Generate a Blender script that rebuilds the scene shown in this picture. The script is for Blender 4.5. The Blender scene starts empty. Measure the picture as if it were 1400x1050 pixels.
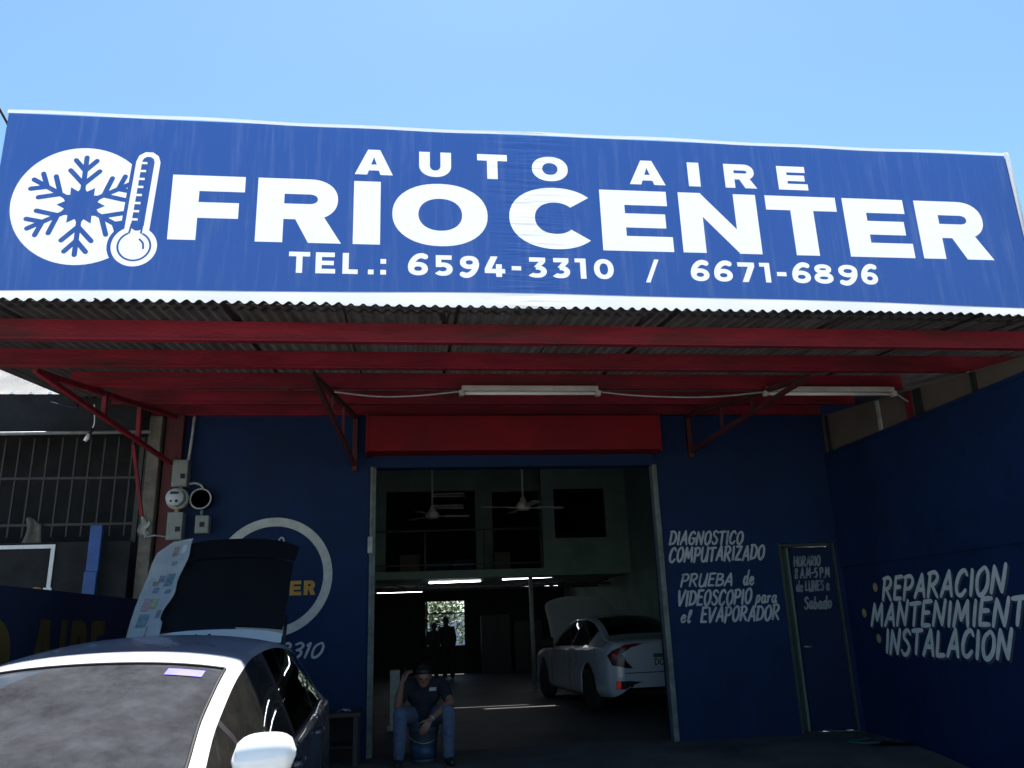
import bpy, bmesh, math, random
import numpy as np
from mathutils import noise as mnoise
from math import sin, cos, pi, radians as R
from mathutils import Vector as V, Matrix
from mathutils.geometry import delaunay_2d_cdt
from mathutils.bvhtree import BVHTree
random.seed(7)
SC = bpy.context.scene
COL = SC.collection

# ------------------------------------------------------------------ camera
cam = bpy.data.cameras.new('camera'); co = bpy.data.objects.new('camera', cam); COL.objects.link(co); SC.camera = co
cam.sensor_width = 36; cam.lens = 36*1100/1400; cam.clip_start = .05; cam.clip_end = 2000
p_, y_, r_ = R(16.55), R(7.67), R(-2.0)
F_ = V((sin(y_)*cos(p_), cos(y_)*cos(p_), sin(p_))); rt = V((cos(y_), -sin(y_), 0)); up = rt.cross(F_)
R2 = rt*cos(r_)+up*sin(r_); U2 = -rt*sin(r_)+up*cos(r_)
co.matrix_world = Matrix(((R2.x, U2.x, -F_.x, 0), (R2.y, U2.y, -F_.y, 0), (R2.z, U2.z, -F_.z, 1.5), (0, 0, 0, 1)))

# ------------------------------------------------------------------ sky, sun, exposure
SUN_EL = R(70); SUN_AZ = R(8)           # the sun stands high, slightly behind the shop
W = bpy.data.worlds.new('World'); SC.world = W; W.use_nodes = True
nt = W.node_tree; sky = nt.nodes.new('ShaderNodeTexSky'); sky.sky_type = 'NISHITA'; sky.sun_disc = False
sky.sun_elevation = SUN_EL; sky.sun_rotation = SUN_AZ; sky.air_density = 1.0; sky.dust_density = .35; sky.ozone_density = 3.0
tn = nt.nodes.new('ShaderNodeMix'); tn.data_type = 'RGBA'; tn.blend_type = 'MULTIPLY'; tn.inputs[0].default_value = 1; tn.inputs[7].default_value = (.87, 1.03, 1.03, 1)
nt.links.new(sky.outputs[0], tn.inputs[6]); nt.links.new(tn.outputs[2], nt.nodes['Background'].inputs[0]); nt.nodes['Background'].inputs[1].default_value = .074
sl = bpy.data.lights.new('sun', 'SUN'); so = bpy.data.objects.new('sun', sl); COL.objects.link(so)
sl.energy = 4.2; sl.angle = R(.53); sl.color = (1, .95, .87)
sd = V((sin(SUN_AZ)*cos(SUN_EL), cos(SUN_AZ)*cos(SUN_EL), sin(SUN_EL)))
so.rotation_euler = sd.to_track_quat('Z', 'Y').to_euler(); so.location = (0, 0, 30)
SC.view_settings.view_transform = 'Standard'; SC.view_settings.look = 'None'
SC.view_settings.exposure = 1.6; SC.view_settings.gamma = 1
SC.cycles.max_bounces = 8; SC.cycles.transparent_max_bounces = 12
SC.cycles.sample_clamp_indirect = 4

# ------------------------------------------------------------------ materials
MATS = {}
def mat(name, col, rough=.6, metal=0., var=.15, scale=6., stretch=(1, 1, 1), col2=None, thr=(.45, .7), bump=0., bscale=40., spec=.5,
        emit=None, estr=1., coat=0., streak=0.):
    if name in MATS: return MATS[name]
    m = bpy.data.materials.new(name); m.use_nodes = True; t = m.node_tree; b = t.nodes['Principled BSDF']
    N = t.nodes.new; L = t.links.new
    b.inputs['Roughness'].default_value = rough; b.inputs['Metallic'].default_value = metal
    b.inputs['Specular IOR Level'].default_value = spec; b.inputs['Coat Weight'].default_value = coat
    tc = N('ShaderNodeTexCoord'); mp = N('ShaderNodeMapping'); mp.inputs['Scale'].default_value = stretch
    L(tc.outputs['Object'], mp.inputs[0])
    nz = N('ShaderNodeTexNoise'); nz.inputs['Scale'].default_value = scale; nz.inputs['Detail'].default_value = 8
    nz.inputs['Roughness'].default_value = .62
    L(mp.outputs[0], nz.inputs['Vector'])
    rp = N('ShaderNodeValToRGB'); e = rp.color_ramp.elements
    e[0].position = .3; e[1].position = .72
    e[0].color = [c*(1-var) for c in col]+[1]; e[1].color = [min(1, c*(1+var)) for c in col]+[1]
    L(nz.outputs['Fac'], rp.inputs[0]); out = rp.outputs[0]
    if col2:
        n2 = N('ShaderNodeTexNoise'); n2.inputs['Scale'].default_value = scale*.45; n2.inputs['Detail'].default_value = 10
        n2.inputs['Roughness'].default_value = .7
        L(mp.outputs[0], n2.inputs['Vector'])
        r2 = N('ShaderNodeMapRange'); r2.inputs[1].default_value = thr[0]; r2.inputs[2].default_value = thr[1]
        L(n2.outputs['Fac'], r2.inputs[0])
        mx = N('ShaderNodeMix'); mx.data_type = 'RGBA'; L(r2.outputs[0], mx.inputs[0]); L(out, mx.inputs[6])
        mx.inputs[7].default_value = list(col2)+[1]; out = mx.outputs[2]
    L(out, b.inputs['Base Color'])
    # uneven gloss
    rr = N('ShaderNodeMapRange'); rr.inputs[3].default_value = max(.02, rough-.12); rr.inputs[4].default_value = min(1, rough+.12)
    L(nz.outputs['Fac'], rr.inputs[0]); L(rr.outputs[0], b.inputs['Roughness'])
    if bump:
        n3 = N('ShaderNodeTexNoise'); n3.inputs['Scale'].default_value = bscale; n3.inputs['Detail'].default_value = 6
        L(mp.outputs[0], n3.inputs['Vector'])
        bp = N('ShaderNodeBump'); bp.inputs['Strength'].default_value = bump; bp.inputs['Distance'].default_value = .02
        L(n3.outputs['Fac'], bp.inputs['Height']); L(bp.outputs[0], b.inputs['Normal'])
    if emit:
        b.inputs['Emission Color'].default_value = list(emit)+[1]; b.inputs['Emission Strength'].default_value = estr
    MATS[name] = m; return m

def glass(name, tint=.25, refl=1.0, dust=.0, dustcol=(.45, .44, .40), col=(1, 1, 1)):
    m = bpy.data.materials.new(name); m.use_nodes = True; t = m.node_tree; N = t.nodes.new; L = t.links.new
    t.nodes.remove(t.nodes['Principled BSDF']); o = t.nodes['Material Output']
    tr = N('ShaderNodeBsdfTransparent'); tr.inputs[0].default_value = [tint*c for c in col]+[1]
    gl = N('ShaderNodeBsdfGlossy'); gl.inputs['Roughness'].default_value = .015; gl.inputs[0].default_value = (refl, refl, refl, 1)
    lw = N('ShaderNodeFresnel'); lw.inputs[0].default_value = 1.5
    mx = N('ShaderNodeMixShader'); L(lw.outputs[0], mx.inputs[0]); L(tr.outputs[0], mx.inputs[1]); L(gl.outputs[0], mx.inputs[2])
    res = mx.outputs[0]
    if dust:
        df = N('ShaderNodeBsdfDiffuse'); df.inputs[0].default_value = list(dustcol)+[1]
        tc = N('ShaderNodeTexCoord'); nz = N('ShaderNodeTexNoise'); nz.inputs['Scale'].default_value = 5; nz.inputs['Detail'].default_value = 9
        nz.inputs['Roughness'].default_value = .75
        L(tc.outputs['Object'], nz.inputs['Vector']); mr = N('ShaderNodeMapRange')
        mr.inputs[1].default_value = .3; mr.inputs[2].default_value = .75
        mr.inputs[3].default_value = dust*.45; mr.inputs[4].default_value = dust*1.5
        L(nz.outputs['Fac'], mr.inputs[0])
        m2 = N('ShaderNodeMixShader'); L(mr.outputs[0], m2.inputs[0]); L(res, m2.inputs[1]); L(df.outputs[0], m2.inputs[2]); res = m2.outputs[0]
    L(res, o.inputs[0]); MATS[name] = m; return m

def vinyl(name, col, trans, streak=.25):
    # thin printed banner cloth: some of the sun behind it comes through
    m = bpy.data.materials.new(name); m.use_nodes = True; t = m.node_tree; N = t.nodes.new; L = t.links.new
    b = t.nodes['Principled BSDF']; o = t.nodes['Material Output']; b.inputs['Roughness'].default_value = .42
    tc = N('ShaderNodeTexCoord'); mp = N('ShaderNodeMapping'); mp.inputs['Scale'].default_value = (5, 5, .35)
    L(tc.outputs['Object'], mp.inputs[0]); nz = N('ShaderNodeTexNoise'); nz.inputs['Scale'].default_value = 3; nz.inputs['Detail'].default_value = 9
    nz.inputs['Roughness'].default_value = .7; L(mp.outputs[0], nz.inputs['Vector'])
    mr = N('ShaderNodeMapRange'); mr.inputs[1].default_value = .5; mr.inputs[2].default_value = .78
    mr.inputs[3].default_value = 0; mr.inputs[4].default_value = streak; L(nz.outputs['Fac'], mr.inputs[0])
    mx = N('ShaderNodeMix'); mx.data_type = 'RGBA'; L(mr.outputs[0], mx.inputs[0]); mx.inputs[6].default_value = list(col)+[1]
    mx.inputs[7].default_value = (.62, .68, .78, 1); L(mx.outputs[2], b.inputs['Base Color'])
    tr = N('ShaderNodeBsdfTranslucent'); L(mx.outputs[2], tr.inputs[0])
    # creases: fine horizontal folds in a band near the middle, faint sag elsewhere
    sx = N('ShaderNodeSeparateXYZ'); L(tc.outputs['Object'], sx.inputs[0])
    band = N('ShaderNodeMath'); band.operation = 'SUBTRACT'; L(sx.outputs[0], band.inputs[0]); band.inputs[1].default_value = -.15
    ab = N('ShaderNodeMath'); ab.operation = 'ABSOLUTE'; L(band.outputs[0], ab.inputs[0])
    fr = N('ShaderNodeMapRange'); fr.inputs[1].default_value = .02; fr.inputs[2].default_value = .42; fr.inputs[3].default_value = 1; fr.inputs[4].default_value = .03
    L(ab.outputs[0], fr.inputs[0])
    m2 = N('ShaderNodeMapping'); m2.inputs['Scale'].default_value = (1.3, 1, 17); L(tc.outputs['Object'], m2.inputs[0])
    n2 = N('ShaderNodeTexNoise'); n2.inputs['Scale'].default_value = 1.6; n2.inputs['Detail'].default_value = 4; L(m2.outputs[0], n2.inputs['Vector'])
    ml = N('ShaderNodeMath'); ml.operation = 'MULTIPLY'; L(n2.outputs['Fac'], ml.inputs[0]); L(fr.outputs[0], ml.inputs[1])
    bp = N('ShaderNodeBump'); bp.inputs['Strength'].default_value = .3; bp.inputs['Distance'].default_value = .035
    L(ml.outputs[0], bp.inputs['Height']); L(bp.outputs[0], b.inputs['Normal']); L(bp.outputs[0], tr.inputs['Normal'])
    ms = N('ShaderNodeMixShader'); ms.inputs[0].default_value = trans; L(b.outputs[0], ms.inputs[1]); L(tr.outputs[0], ms.inputs[2])
    L(ms.outputs[0], o.inputs[0]); MATS[name] = m; return m

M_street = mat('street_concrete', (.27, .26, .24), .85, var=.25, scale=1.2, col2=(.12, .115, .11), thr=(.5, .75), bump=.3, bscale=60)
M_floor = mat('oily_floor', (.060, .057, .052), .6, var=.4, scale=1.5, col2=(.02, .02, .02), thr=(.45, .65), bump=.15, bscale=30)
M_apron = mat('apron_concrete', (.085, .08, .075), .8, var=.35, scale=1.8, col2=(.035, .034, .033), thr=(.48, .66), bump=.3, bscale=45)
M_wall = mat('blue_wall_paint', (.0056, .0200, .067), .75, var=.22, scale=1.6, col2=(.006, .016, .052), thr=(.48, .72), bump=.3, bscale=16, spec=.18)
M_wall2 = mat('deep_blue_wall_paint', (.0048, .0195, .074), .75, var=.28, scale=1.3, col2=(.005, .013, .048), thr=(.48, .72), bump=.3, bscale=14, spec=.18)
M_navy = mat('navy_wall_paint', (.008, .014, .050), .8, var=.3, scale=2.5, bump=.2, bscale=25)
M_white = mat('sign_painter_white', (.62, .63, .62), .75, var=.14, scale=14, col2=(.34, .38, .44), thr=(.58, .82))
M_whited = mat('faded_painter_white', (.36, .39, .42), .75, var=.22, scale=10, col2=(.09, .12, .20), thr=(.55, .8))
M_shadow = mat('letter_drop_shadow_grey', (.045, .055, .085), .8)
M_yellow = mat('painter_yellow', (.38, .20, .03), .75, var=.2, scale=10)
M_yellowb = mat('pale_yellow_bullet', (.34, .27, .12), .8, var=.2)
M_yellowd = mat('worn_painter_yellow', (.12, .068, .012), .8, var=.3, scale=8)
M_red = mat('red_oxide_paint', (.185, .011, .022), .6, var=.35, scale=2.6, stretch=(.6, 3, 3), col2=(.055, .016, .016), thr=(.47, .70), bump=.2, bscale=25, spec=.25)
M_redbox = mat('red_shutter_box_paint', (.17, .005, .010), .65, var=.22, scale=1.8, col2=(.10, .005, .009), thr=(.46, .75), bump=.2, bscale=8, spec=.2)
M_redold = mat('old_dark_red_paint', (.065, .009, .011), .75, var=.35, scale=5, bump=.2)
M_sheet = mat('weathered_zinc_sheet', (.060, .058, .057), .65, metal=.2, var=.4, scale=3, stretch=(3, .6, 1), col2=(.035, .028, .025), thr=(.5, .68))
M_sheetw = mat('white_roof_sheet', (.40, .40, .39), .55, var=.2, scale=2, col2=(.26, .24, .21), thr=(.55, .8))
M_steel = mat('grey_painted_steel', (.30, .32, .30), .5, var=.25, scale=9, col2=(.14, .12, .1), thr=(.55, .75))
M_galv = mat('galvanised_pipe', (.34, .35, .35), .45, metal=.5, var=.2, scale=15)
M_rail = mat('pale_green_rail_paint', (.11, .135, .125), .6, var=.4, scale=8, col2=(.05, .05, .045), thr=(.5, .7))
M_dark = mat('matte_near_black', (.020, .021, .023), .9, var=.4, scale=4, spec=.15)  # one plain near-black for inner walls, boards and small dark parts
M_mint = mat('mint_wall_paint', (.20, .30, .26), .8, var=.18, scale=1.3, col2=(.12, .19, .165), thr=(.5, .75))
M_beige = mat('beige_board', (.10, .082, .066), .8, var=.14, scale=2.5, col2=(.06, .052, .046), thr=(.5, .75))
M_conc = mat('bare_concrete', (.12, .105, .088), .9, var=.45, scale=5, col2=(.08, .07, .06), thr=(.48, .66), bump=.5, bscale=30)
M_iron = mat('dark_iron_bar', (.025, .024, .023), .7, var=.4, scale=9)
M_black = mat('black_plastic', (.010, .011, .014), .6, spec=.3, var=.3, scale=30, bump=.05, bscale=150)
M_rubber = mat('tyre_rubber', (.013, .013, .013), .85, var=.3, scale=20)
M_carw = mat('white_car_paint', (.74, .75, .76), .3, var=.03, scale=2, coat=.8, col2=(.60, .60, .58), thr=(.62, .9))
M_sedan = mat('silver_white_car_paint', (.50, .51, .56), .3, var=.03, scale=2, coat=.6, col2=(.42, .43, .47), thr=(.6, .9))
M_chrome = mat('brushed_alloy', (.5, .5, .52), .3, metal=.9, var=.1)
M_taill = mat('red_tail_lens', (.20, .005, .008), .3, var=.1)
M_taild = mat('dark_red_tail_lens', (.04, .005, .006), .3, var=.2)
M_reflr = mat('red_reflector', (.75, .03, .03), .25, var=.1, emit=(1, .03, .03), estr=.03)  # faint glow of its own stands in for light thrown back
M_lamp = mat('clear_headlight', (.5, .52, .55), .15, var=.1, coat=1)
M_plate = mat('plate_white', (.5, .52, .48), .5, var=.05)
M_plateg = mat('plate_green', (.03, .12, .09), .5, var=.05)
M_ink = mat('plate_ink', (.02, .03, .05), .6)
M_tube = mat('fluorescent_lit', (.8, .8, .85), .4, emit=(.86, .9, 1), estr=4)
M_tubeoff = mat('fluorescent_unlit', (.66, .67, .66), .35, var=.05)
M_fix = mat('fixture_enamel', (.40, .37, .32), .5, var=.2, scale=8)
M_fan = mat('fan_enamel', (.34, .33, .31), .5, var=.15)
M_jean = mat('blue_denim', (.075, .105, .17), .9, var=.25, scale=25, bump=.3, bscale=120)
M_shirt = mat('navy_cotton', (.010, .011, .018), .9, var=.25, scale=20, bump=.2, bscale=90)
M_skin = mat('skin', (.20, .095, .062), .55, var=.12, scale=20)
M_hair = mat('black_hair', (.010, .008, .007), .6, var=.3, scale=60)
M_shoe = mat('black_shoe', (.016, .016, .018), .6, var=.3)
M_bucket = mat('grey_blue_bucket', (.06, .08, .10), .45, var=.25, scale=5)
M_bucketb = mat('blue_bucket_print', (.018, .05, .10), .5, var=.4, scale=9)
M_silh = mat('workwear_silhouette', (.010, .010, .012), .9)  # dark clothes; face and hands too, backlit silhouette put into the colour
M_leaf = mat('leaf_green', (.030, .075, .012), .55, var=.5, scale=8)
M_bark = mat('bark', (.10, .075, .05), .9, var=.3)
M_blpost = mat('sky_blue_post_paint', (.026, .075, .235), .7, var=.25, scale=6, col2=(.045, .08, .17), thr=(.5, .75), bump=.2)
M_card = mat('cardboard', (.085, .072, .055), .9, var=.15)
M_rag = mat('dirty_cloth', (.22, .20, .16), .9, var=.3, scale=14, bump=.3)
M_ragw = mat('pale_cloth', (.55, .55, .53), .9, var=.2, scale=14, bump=.3)
M_brass = mat('brass', (.30, .20, .06), .5, metal=.6, var=.2)
M_hose = mat('green_hose', (.02, .07, .06), .5, var=.2)
M_boxg = mat('grey_meter_enamel', (.17, .185, .175), .5, var=.16, scale=14, col2=(.11, .11, .10), thr=(.56, .8))
M_mface = mat('meter_face_white', (.36, .39, .42), .35, var=.05)
M_seat = mat('grey_seat_cloth', (.03, .03, .032), .9, var=.2)
G_wind = glass('windscreen_glass', .24, .50, dust=.115, dustcol=(.40, .42, .47))
G_side = glass('side_glass', .22, 1.0, dust=.03)
G_dark = glass('tinted_glass', .05, 1.0)
G_pane = glass('window_pane', .25, 1.0, dust=.03)
VB = vinyl('banner_blue_print', (.033, .094, .325), .5, .085)
VW = vinyl('banner_white_print', (.86, .87, .87), .5, .06)
VE = vinyl('banner_white_edge', (.78, .79, .80), .4, .04)

# ------------------------------------------------------------------ mesh helpers
def wloc(o):
    p = V((0, 0, 0))
    while o: p += o.location; o = o.parent
    return p
class MB:
    def __init__(s): s.bm = bmesh.new(); s.cur = 0
    def face(s, pts):
        try:
            f = s.bm.faces.new([s.bm.verts.new(p) for p in pts]); f.material_index = s.cur; return f
        except ValueError: return None
    def box(s, lo, hi, bev=0., rot=None, mtx=None):
        lo, hi = V(lo), V(hi); c = (lo+hi)/2; d = hi-lo
        b = bmesh.new(); bmesh.ops.create_cube(b, size=1)
        for v in b.verts: v.co = V((v.co.x*d.x, v.co.y*d.y, v.co.z*d.z))
        if bev: bmesh.ops.bevel(b, geom=b.edges[:], offset=bev, segments=2, affect='EDGES', profile=.5)
        m = Matrix.Translation(c)
        if rot: m = m @ rot.to_4x4()
        if mtx: m = mtx @ m
        s.join(b, m); return s
    def join(s, b, m=Matrix()):
        vm = {v: s.bm.verts.new(m @ v.co) for v in b.verts}
        for f in b.faces:
            try:
                nf = s.bm.faces.new([vm[v] for v in f.verts]); nf.material_index = s.cur; nf.smooth = f.smooth
            except ValueError: pass
        b.free()
    def bar(s, a, b, w, h=None, bev=.003):
        # square bar from a to b
        a, b = V(a), V(b); h = h or w; d = (b-a); L = d.length; q = d.to_track_quat('X', 'Z')
        bb = bmesh.new(); bmesh.ops.create_cube(bb, size=1)
        for v in bb.verts: v.co = V((v.co.x*L, v.co.y*w, v.co.z*h))
        if bev: bmesh.ops.bevel(bb, geom=bb.edges[:], offset=min(bev, w*.2, h*.2), segments=1, affect='EDGES')
        s.join(bb, Matrix.Translation((a+b)/2) @ q.to_matrix().to_4x4()); return s
    def tube(s, pts, r, n=8, cap=True):
        pts = [V(p) for p in pts]; rs = r if isinstance(r, (list, tuple)) else [r]*len(pts); rings = []
        prev = None
        for i, p in enumerate(pts):
            t = (pts[min(i+1, len(pts)-1)]-pts[max(i-1, 0)]).normalized()
            if prev is None: u = t.orthogonal().normalized()
            else:
                u = prev - t*prev.dot(t); u = u.normalized() if u.length > 1e-6 else t.orthogonal().normalized()
            prev = u; w = t.cross(u)
            rings.append([s.bm.verts.new(p+(u*cos(2*pi*k/n)+w*sin(2*pi*k/n))*rs[i]) for k in range(n)])
        for a, b in zip(rings, rings[1:]):
            for k in range(n):
                f = s.bm.faces.new([a[k], a[(k+1) % n], b[(k+1) % n], b[k]]); f.smooth = True; f.material_index = s.cur
        if cap:
            for q in (rings[0][::-1], rings[-1]):
                f = s.bm.faces.new(q); f.material_index = s.cur
        return s
    def lathe(s, prof, c=(0, 0, 0), n=24, axis='Z'):
        c = V(c); rings = []
        for r, h in prof:
            ring = []
            for k in range(n):
                a = 2*pi*k/n; x, y = r*cos(a), r*sin(a)
                p = V((x, y, h)) if axis == 'Z' else V((h, x, y)) if axis == 'X' else V((y, h, x))
                ring.append(s.bm.verts.new(c+p))
            rings.append(ring)
        for a, b in zip(rings, rings[1:]):
            for k in range(n):
                f = s.bm.faces.new([a[k], a[(k+1) % n], b[(k+1) % n], b[k]]); f.smooth = True; f.material_index = s.cur
        for q, (r, h) in ((rings[0][::-1], prof[0]), (rings[-1], prof[-1])):
            if r > 1e-4: f = s.bm.faces.new(q); f.material_index = s.cur
        return s
    def prism(s, pts, d):
        # pts: planar polygon in 3-D, pushed along vector d
        a = [s.bm.verts.new(V(p)) for p in pts]; b = [s.bm.verts.new(V(p)+V(d)) for p in pts]; n = len(a)
        s.bm.faces.new(a[::-1]).material_index = s.cur; s.bm.faces.new(b).material_index = s.cur
        for i in range(n): s.bm.faces.new([a[i], a[(i+1) % n], b[(i+1) % n], b[i]]).material_index = s.cur
        return s
    def grid(s, P, smooth=True):
        vs = [[s.bm.verts.new(p) for p in row] for row in P]
        for i in range(len(vs)-1):
            for j in range(len(vs[0])-1):
                f = s.bm.faces.new([vs[i][j], vs[i+1][j], vs[i+1][j+1], vs[i][j+1]]); f.smooth = smooth; f.material_index = s.cur
        return s
    def build(s, name, m, parent=None, recalc=True, org=None, local=False):
        # coordinates are given in the world unless local; they are stored relative to the parent
        if recalc: bmesh.ops.recalc_face_normals(s.bm, faces=s.bm.faces)
        me = bpy.data.meshes.new(name)
        sh = V((0, 0, 0)) if local or not parent else wloc(parent)
        sh = sh + V(org or (0, 0, 0))
        for v in s.bm.verts: v.co -= sh
        s.bm.to_mesh(me); s.bm.free()
        for q in (m if isinstance(m, (list, tuple)) else [m]): me.materials.append(q)
        o = bpy.data.objects.new(name, me); COL.objects.link(o)
        if org: o.location = org
        if parent: o.parent = parent
        return o

def tag(o, label=None, cat=None, group=None, kind=None):
    if label: o['label'] = label
    if cat: o['category'] = cat
    if group: o['group'] = group
    if kind: o['kind'] = kind
    return o
def thing(name, label, cat, loc=(0, 0, 0), group=None):
    o = bpy.data.objects.new(name, None); COL.objects.link(o); o.location = loc; o.empty_display_size = .1
    return tag(o, label, cat, group)
def copy_tree(o, parent=None):
    c = o.copy(); COL.objects.link(c)
    if parent: c.parent = parent
    for ch in list(o.children): copy_tree(ch, c)
    return c
def lerp(a, b, t): return a+(b-a)*t

# ------------------------------------------------------------------ lettering: outlines -> one flat mesh
def ccw(p):
    a = sum(p[i][0]*p[(i+1) % len(p)][1]-p[(i+1) % len(p)][0]*p[i][1] for i in range(len(p)))
    return p if a > 0 else p[::-1]
def planar(layers):
    """layers: list of (polygon, colour) painted in order -> dict colour -> list of triangles (2-D)."""
    vs, ed, arr, cols = [], [], [], []
    for poly, c in layers:
        q = []
        for p in poly:
            p = (round(p[0]*100, 3), round(p[1]*100, 3))
            if not q or p != q[-1]: q.append(p)
        if q[0] == q[-1]: q.pop()
        if len(q) < 3: continue
        k = len(vs); n = len(q); vs += [V(p) for p in q]; ed += [(k+i, k+(i+1) % n) for i in range(n)]
        arr.append(np.array(q)); cols.append(c)
    ov, oe, of = delaunay_2d_cdt(vs, ed, [], 0, 1e-5, False)[:3]
    P = np.array([(p[0], p[1]) for p in ov]); T = np.array([f for f in of if len(f) == 3])
    ct = P[T].mean(axis=1); top = np.full(len(T), -1)
    for i, q in enumerate(arr):
        m = np.where((ct[:, 0] > q[:, 0].min()) & (ct[:, 0] < q[:, 0].max()) & (ct[:, 1] > q[:, 1].min()) & (ct[:, 1] < q[:, 1].max()))[0]
        if not len(m): continue
        x, y = ct[m, 0][:, None], ct[m, 1][:, None]; a = q; b = np.roll(q, -1, axis=0)
        with np.errstate(divide='ignore', invalid='ignore'):
            h = ((a[:, 1] > y) != (b[:, 1] > y)) & (x < (b[:, 0]-a[:, 0])*(y-a[:, 1])/(b[:, 1]-a[:, 1])+a[:, 0])
        top[m[h.sum(axis=1) % 2 == 1]] = i
    res = {}
    for t, i in zip(T, top):
        if i >= 0: res.setdefault(cols[i], []).append([P[j]/100 for j in t])
    return res
def flat(tris, mp, name, m, parent):
    b = bmesh.new(); cache = {}; sh = wloc(parent)
    for t in tris:
        v = []
        for q in t:
            k = (round(q[0], 6), round(q[1], 6))
            if k not in cache: cache[k] = b.verts.new(V(mp(q[0], q[1]))-sh)
            v.append(cache[k])
        if len(set(v)) == 3:
            try: b.faces.new(v)
            except ValueError: pass
    me = bpy.data.meshes.new(name); b.to_mesh(me); b.free(); me.materials.append(m)
    o = bpy.data.objects.new(name, me); COL.objects.link(o); o.parent = parent; return o
def ell(cx, cy, a, b, t0=0., t1=2*pi, n=40, pw=2.):
    o = []
    for i in range(n+1):
        t = t0+(t1-t0)*i/n; c, s = cos(t), sin(t)
        o.append((cx+a*math.copysign(abs(c)**(2/pw), c), cy+b*math.copysign(abs(s)**(2/pw), s)))
    return o
def arc_quads(cx, cy, a, b, tv, th, t0, t1, n=28, pw=2.15):
    o = ell(cx, cy, a, b, t0, t1, n, pw); i = ell(cx, cy, a-tv, b-th, t0, t1, n, pw)
    return [[o[k], o[k+1], i[k+1], i[k]] for k in range(n)]
def ribbon(pts, w, rnd=True):
    out = []
    for i in range(len(pts)-1):
        a, b = V(pts[i]), V(pts[i+1]); d = b-a
        if d.length < 1e-6: continue
        n = V((-d.y, d.x)).normalized()
        wa, wb = (w[i], w[i+1]) if isinstance(w, list) else (w, w)
        out.append([a+n*wa/2, a-n*wa/2, b-n*wb/2, b+n*wb/2])
        if rnd or i > 0: out.append(ell(a.x, a.y, wa/2, wa/2, n=10)[:-1])
    if rnd: wl = w[-1] if isinstance(w, list) else w; out.append(ell(pts[-1][0], pts[-1][1], wl/2, wl/2, n=10)[:-1])
    return out
def catmull(p, n=7):
    p = [V(q) for q in p]; o = []
    for i in range(len(p)-1):
        a = p[max(i-1, 0)]; b = p[i]; c = p[i+1]; d = p[min(i+2, len(p)-1)]
        for k in range(n):
            t = k/n; o.append(.5*((2*b)+(c-a)*t+(2*a-5*b+4*c-d)*t*t+(3*b-a-3*c+d)*t**3))
    o.append(p[-1]); return o

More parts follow.
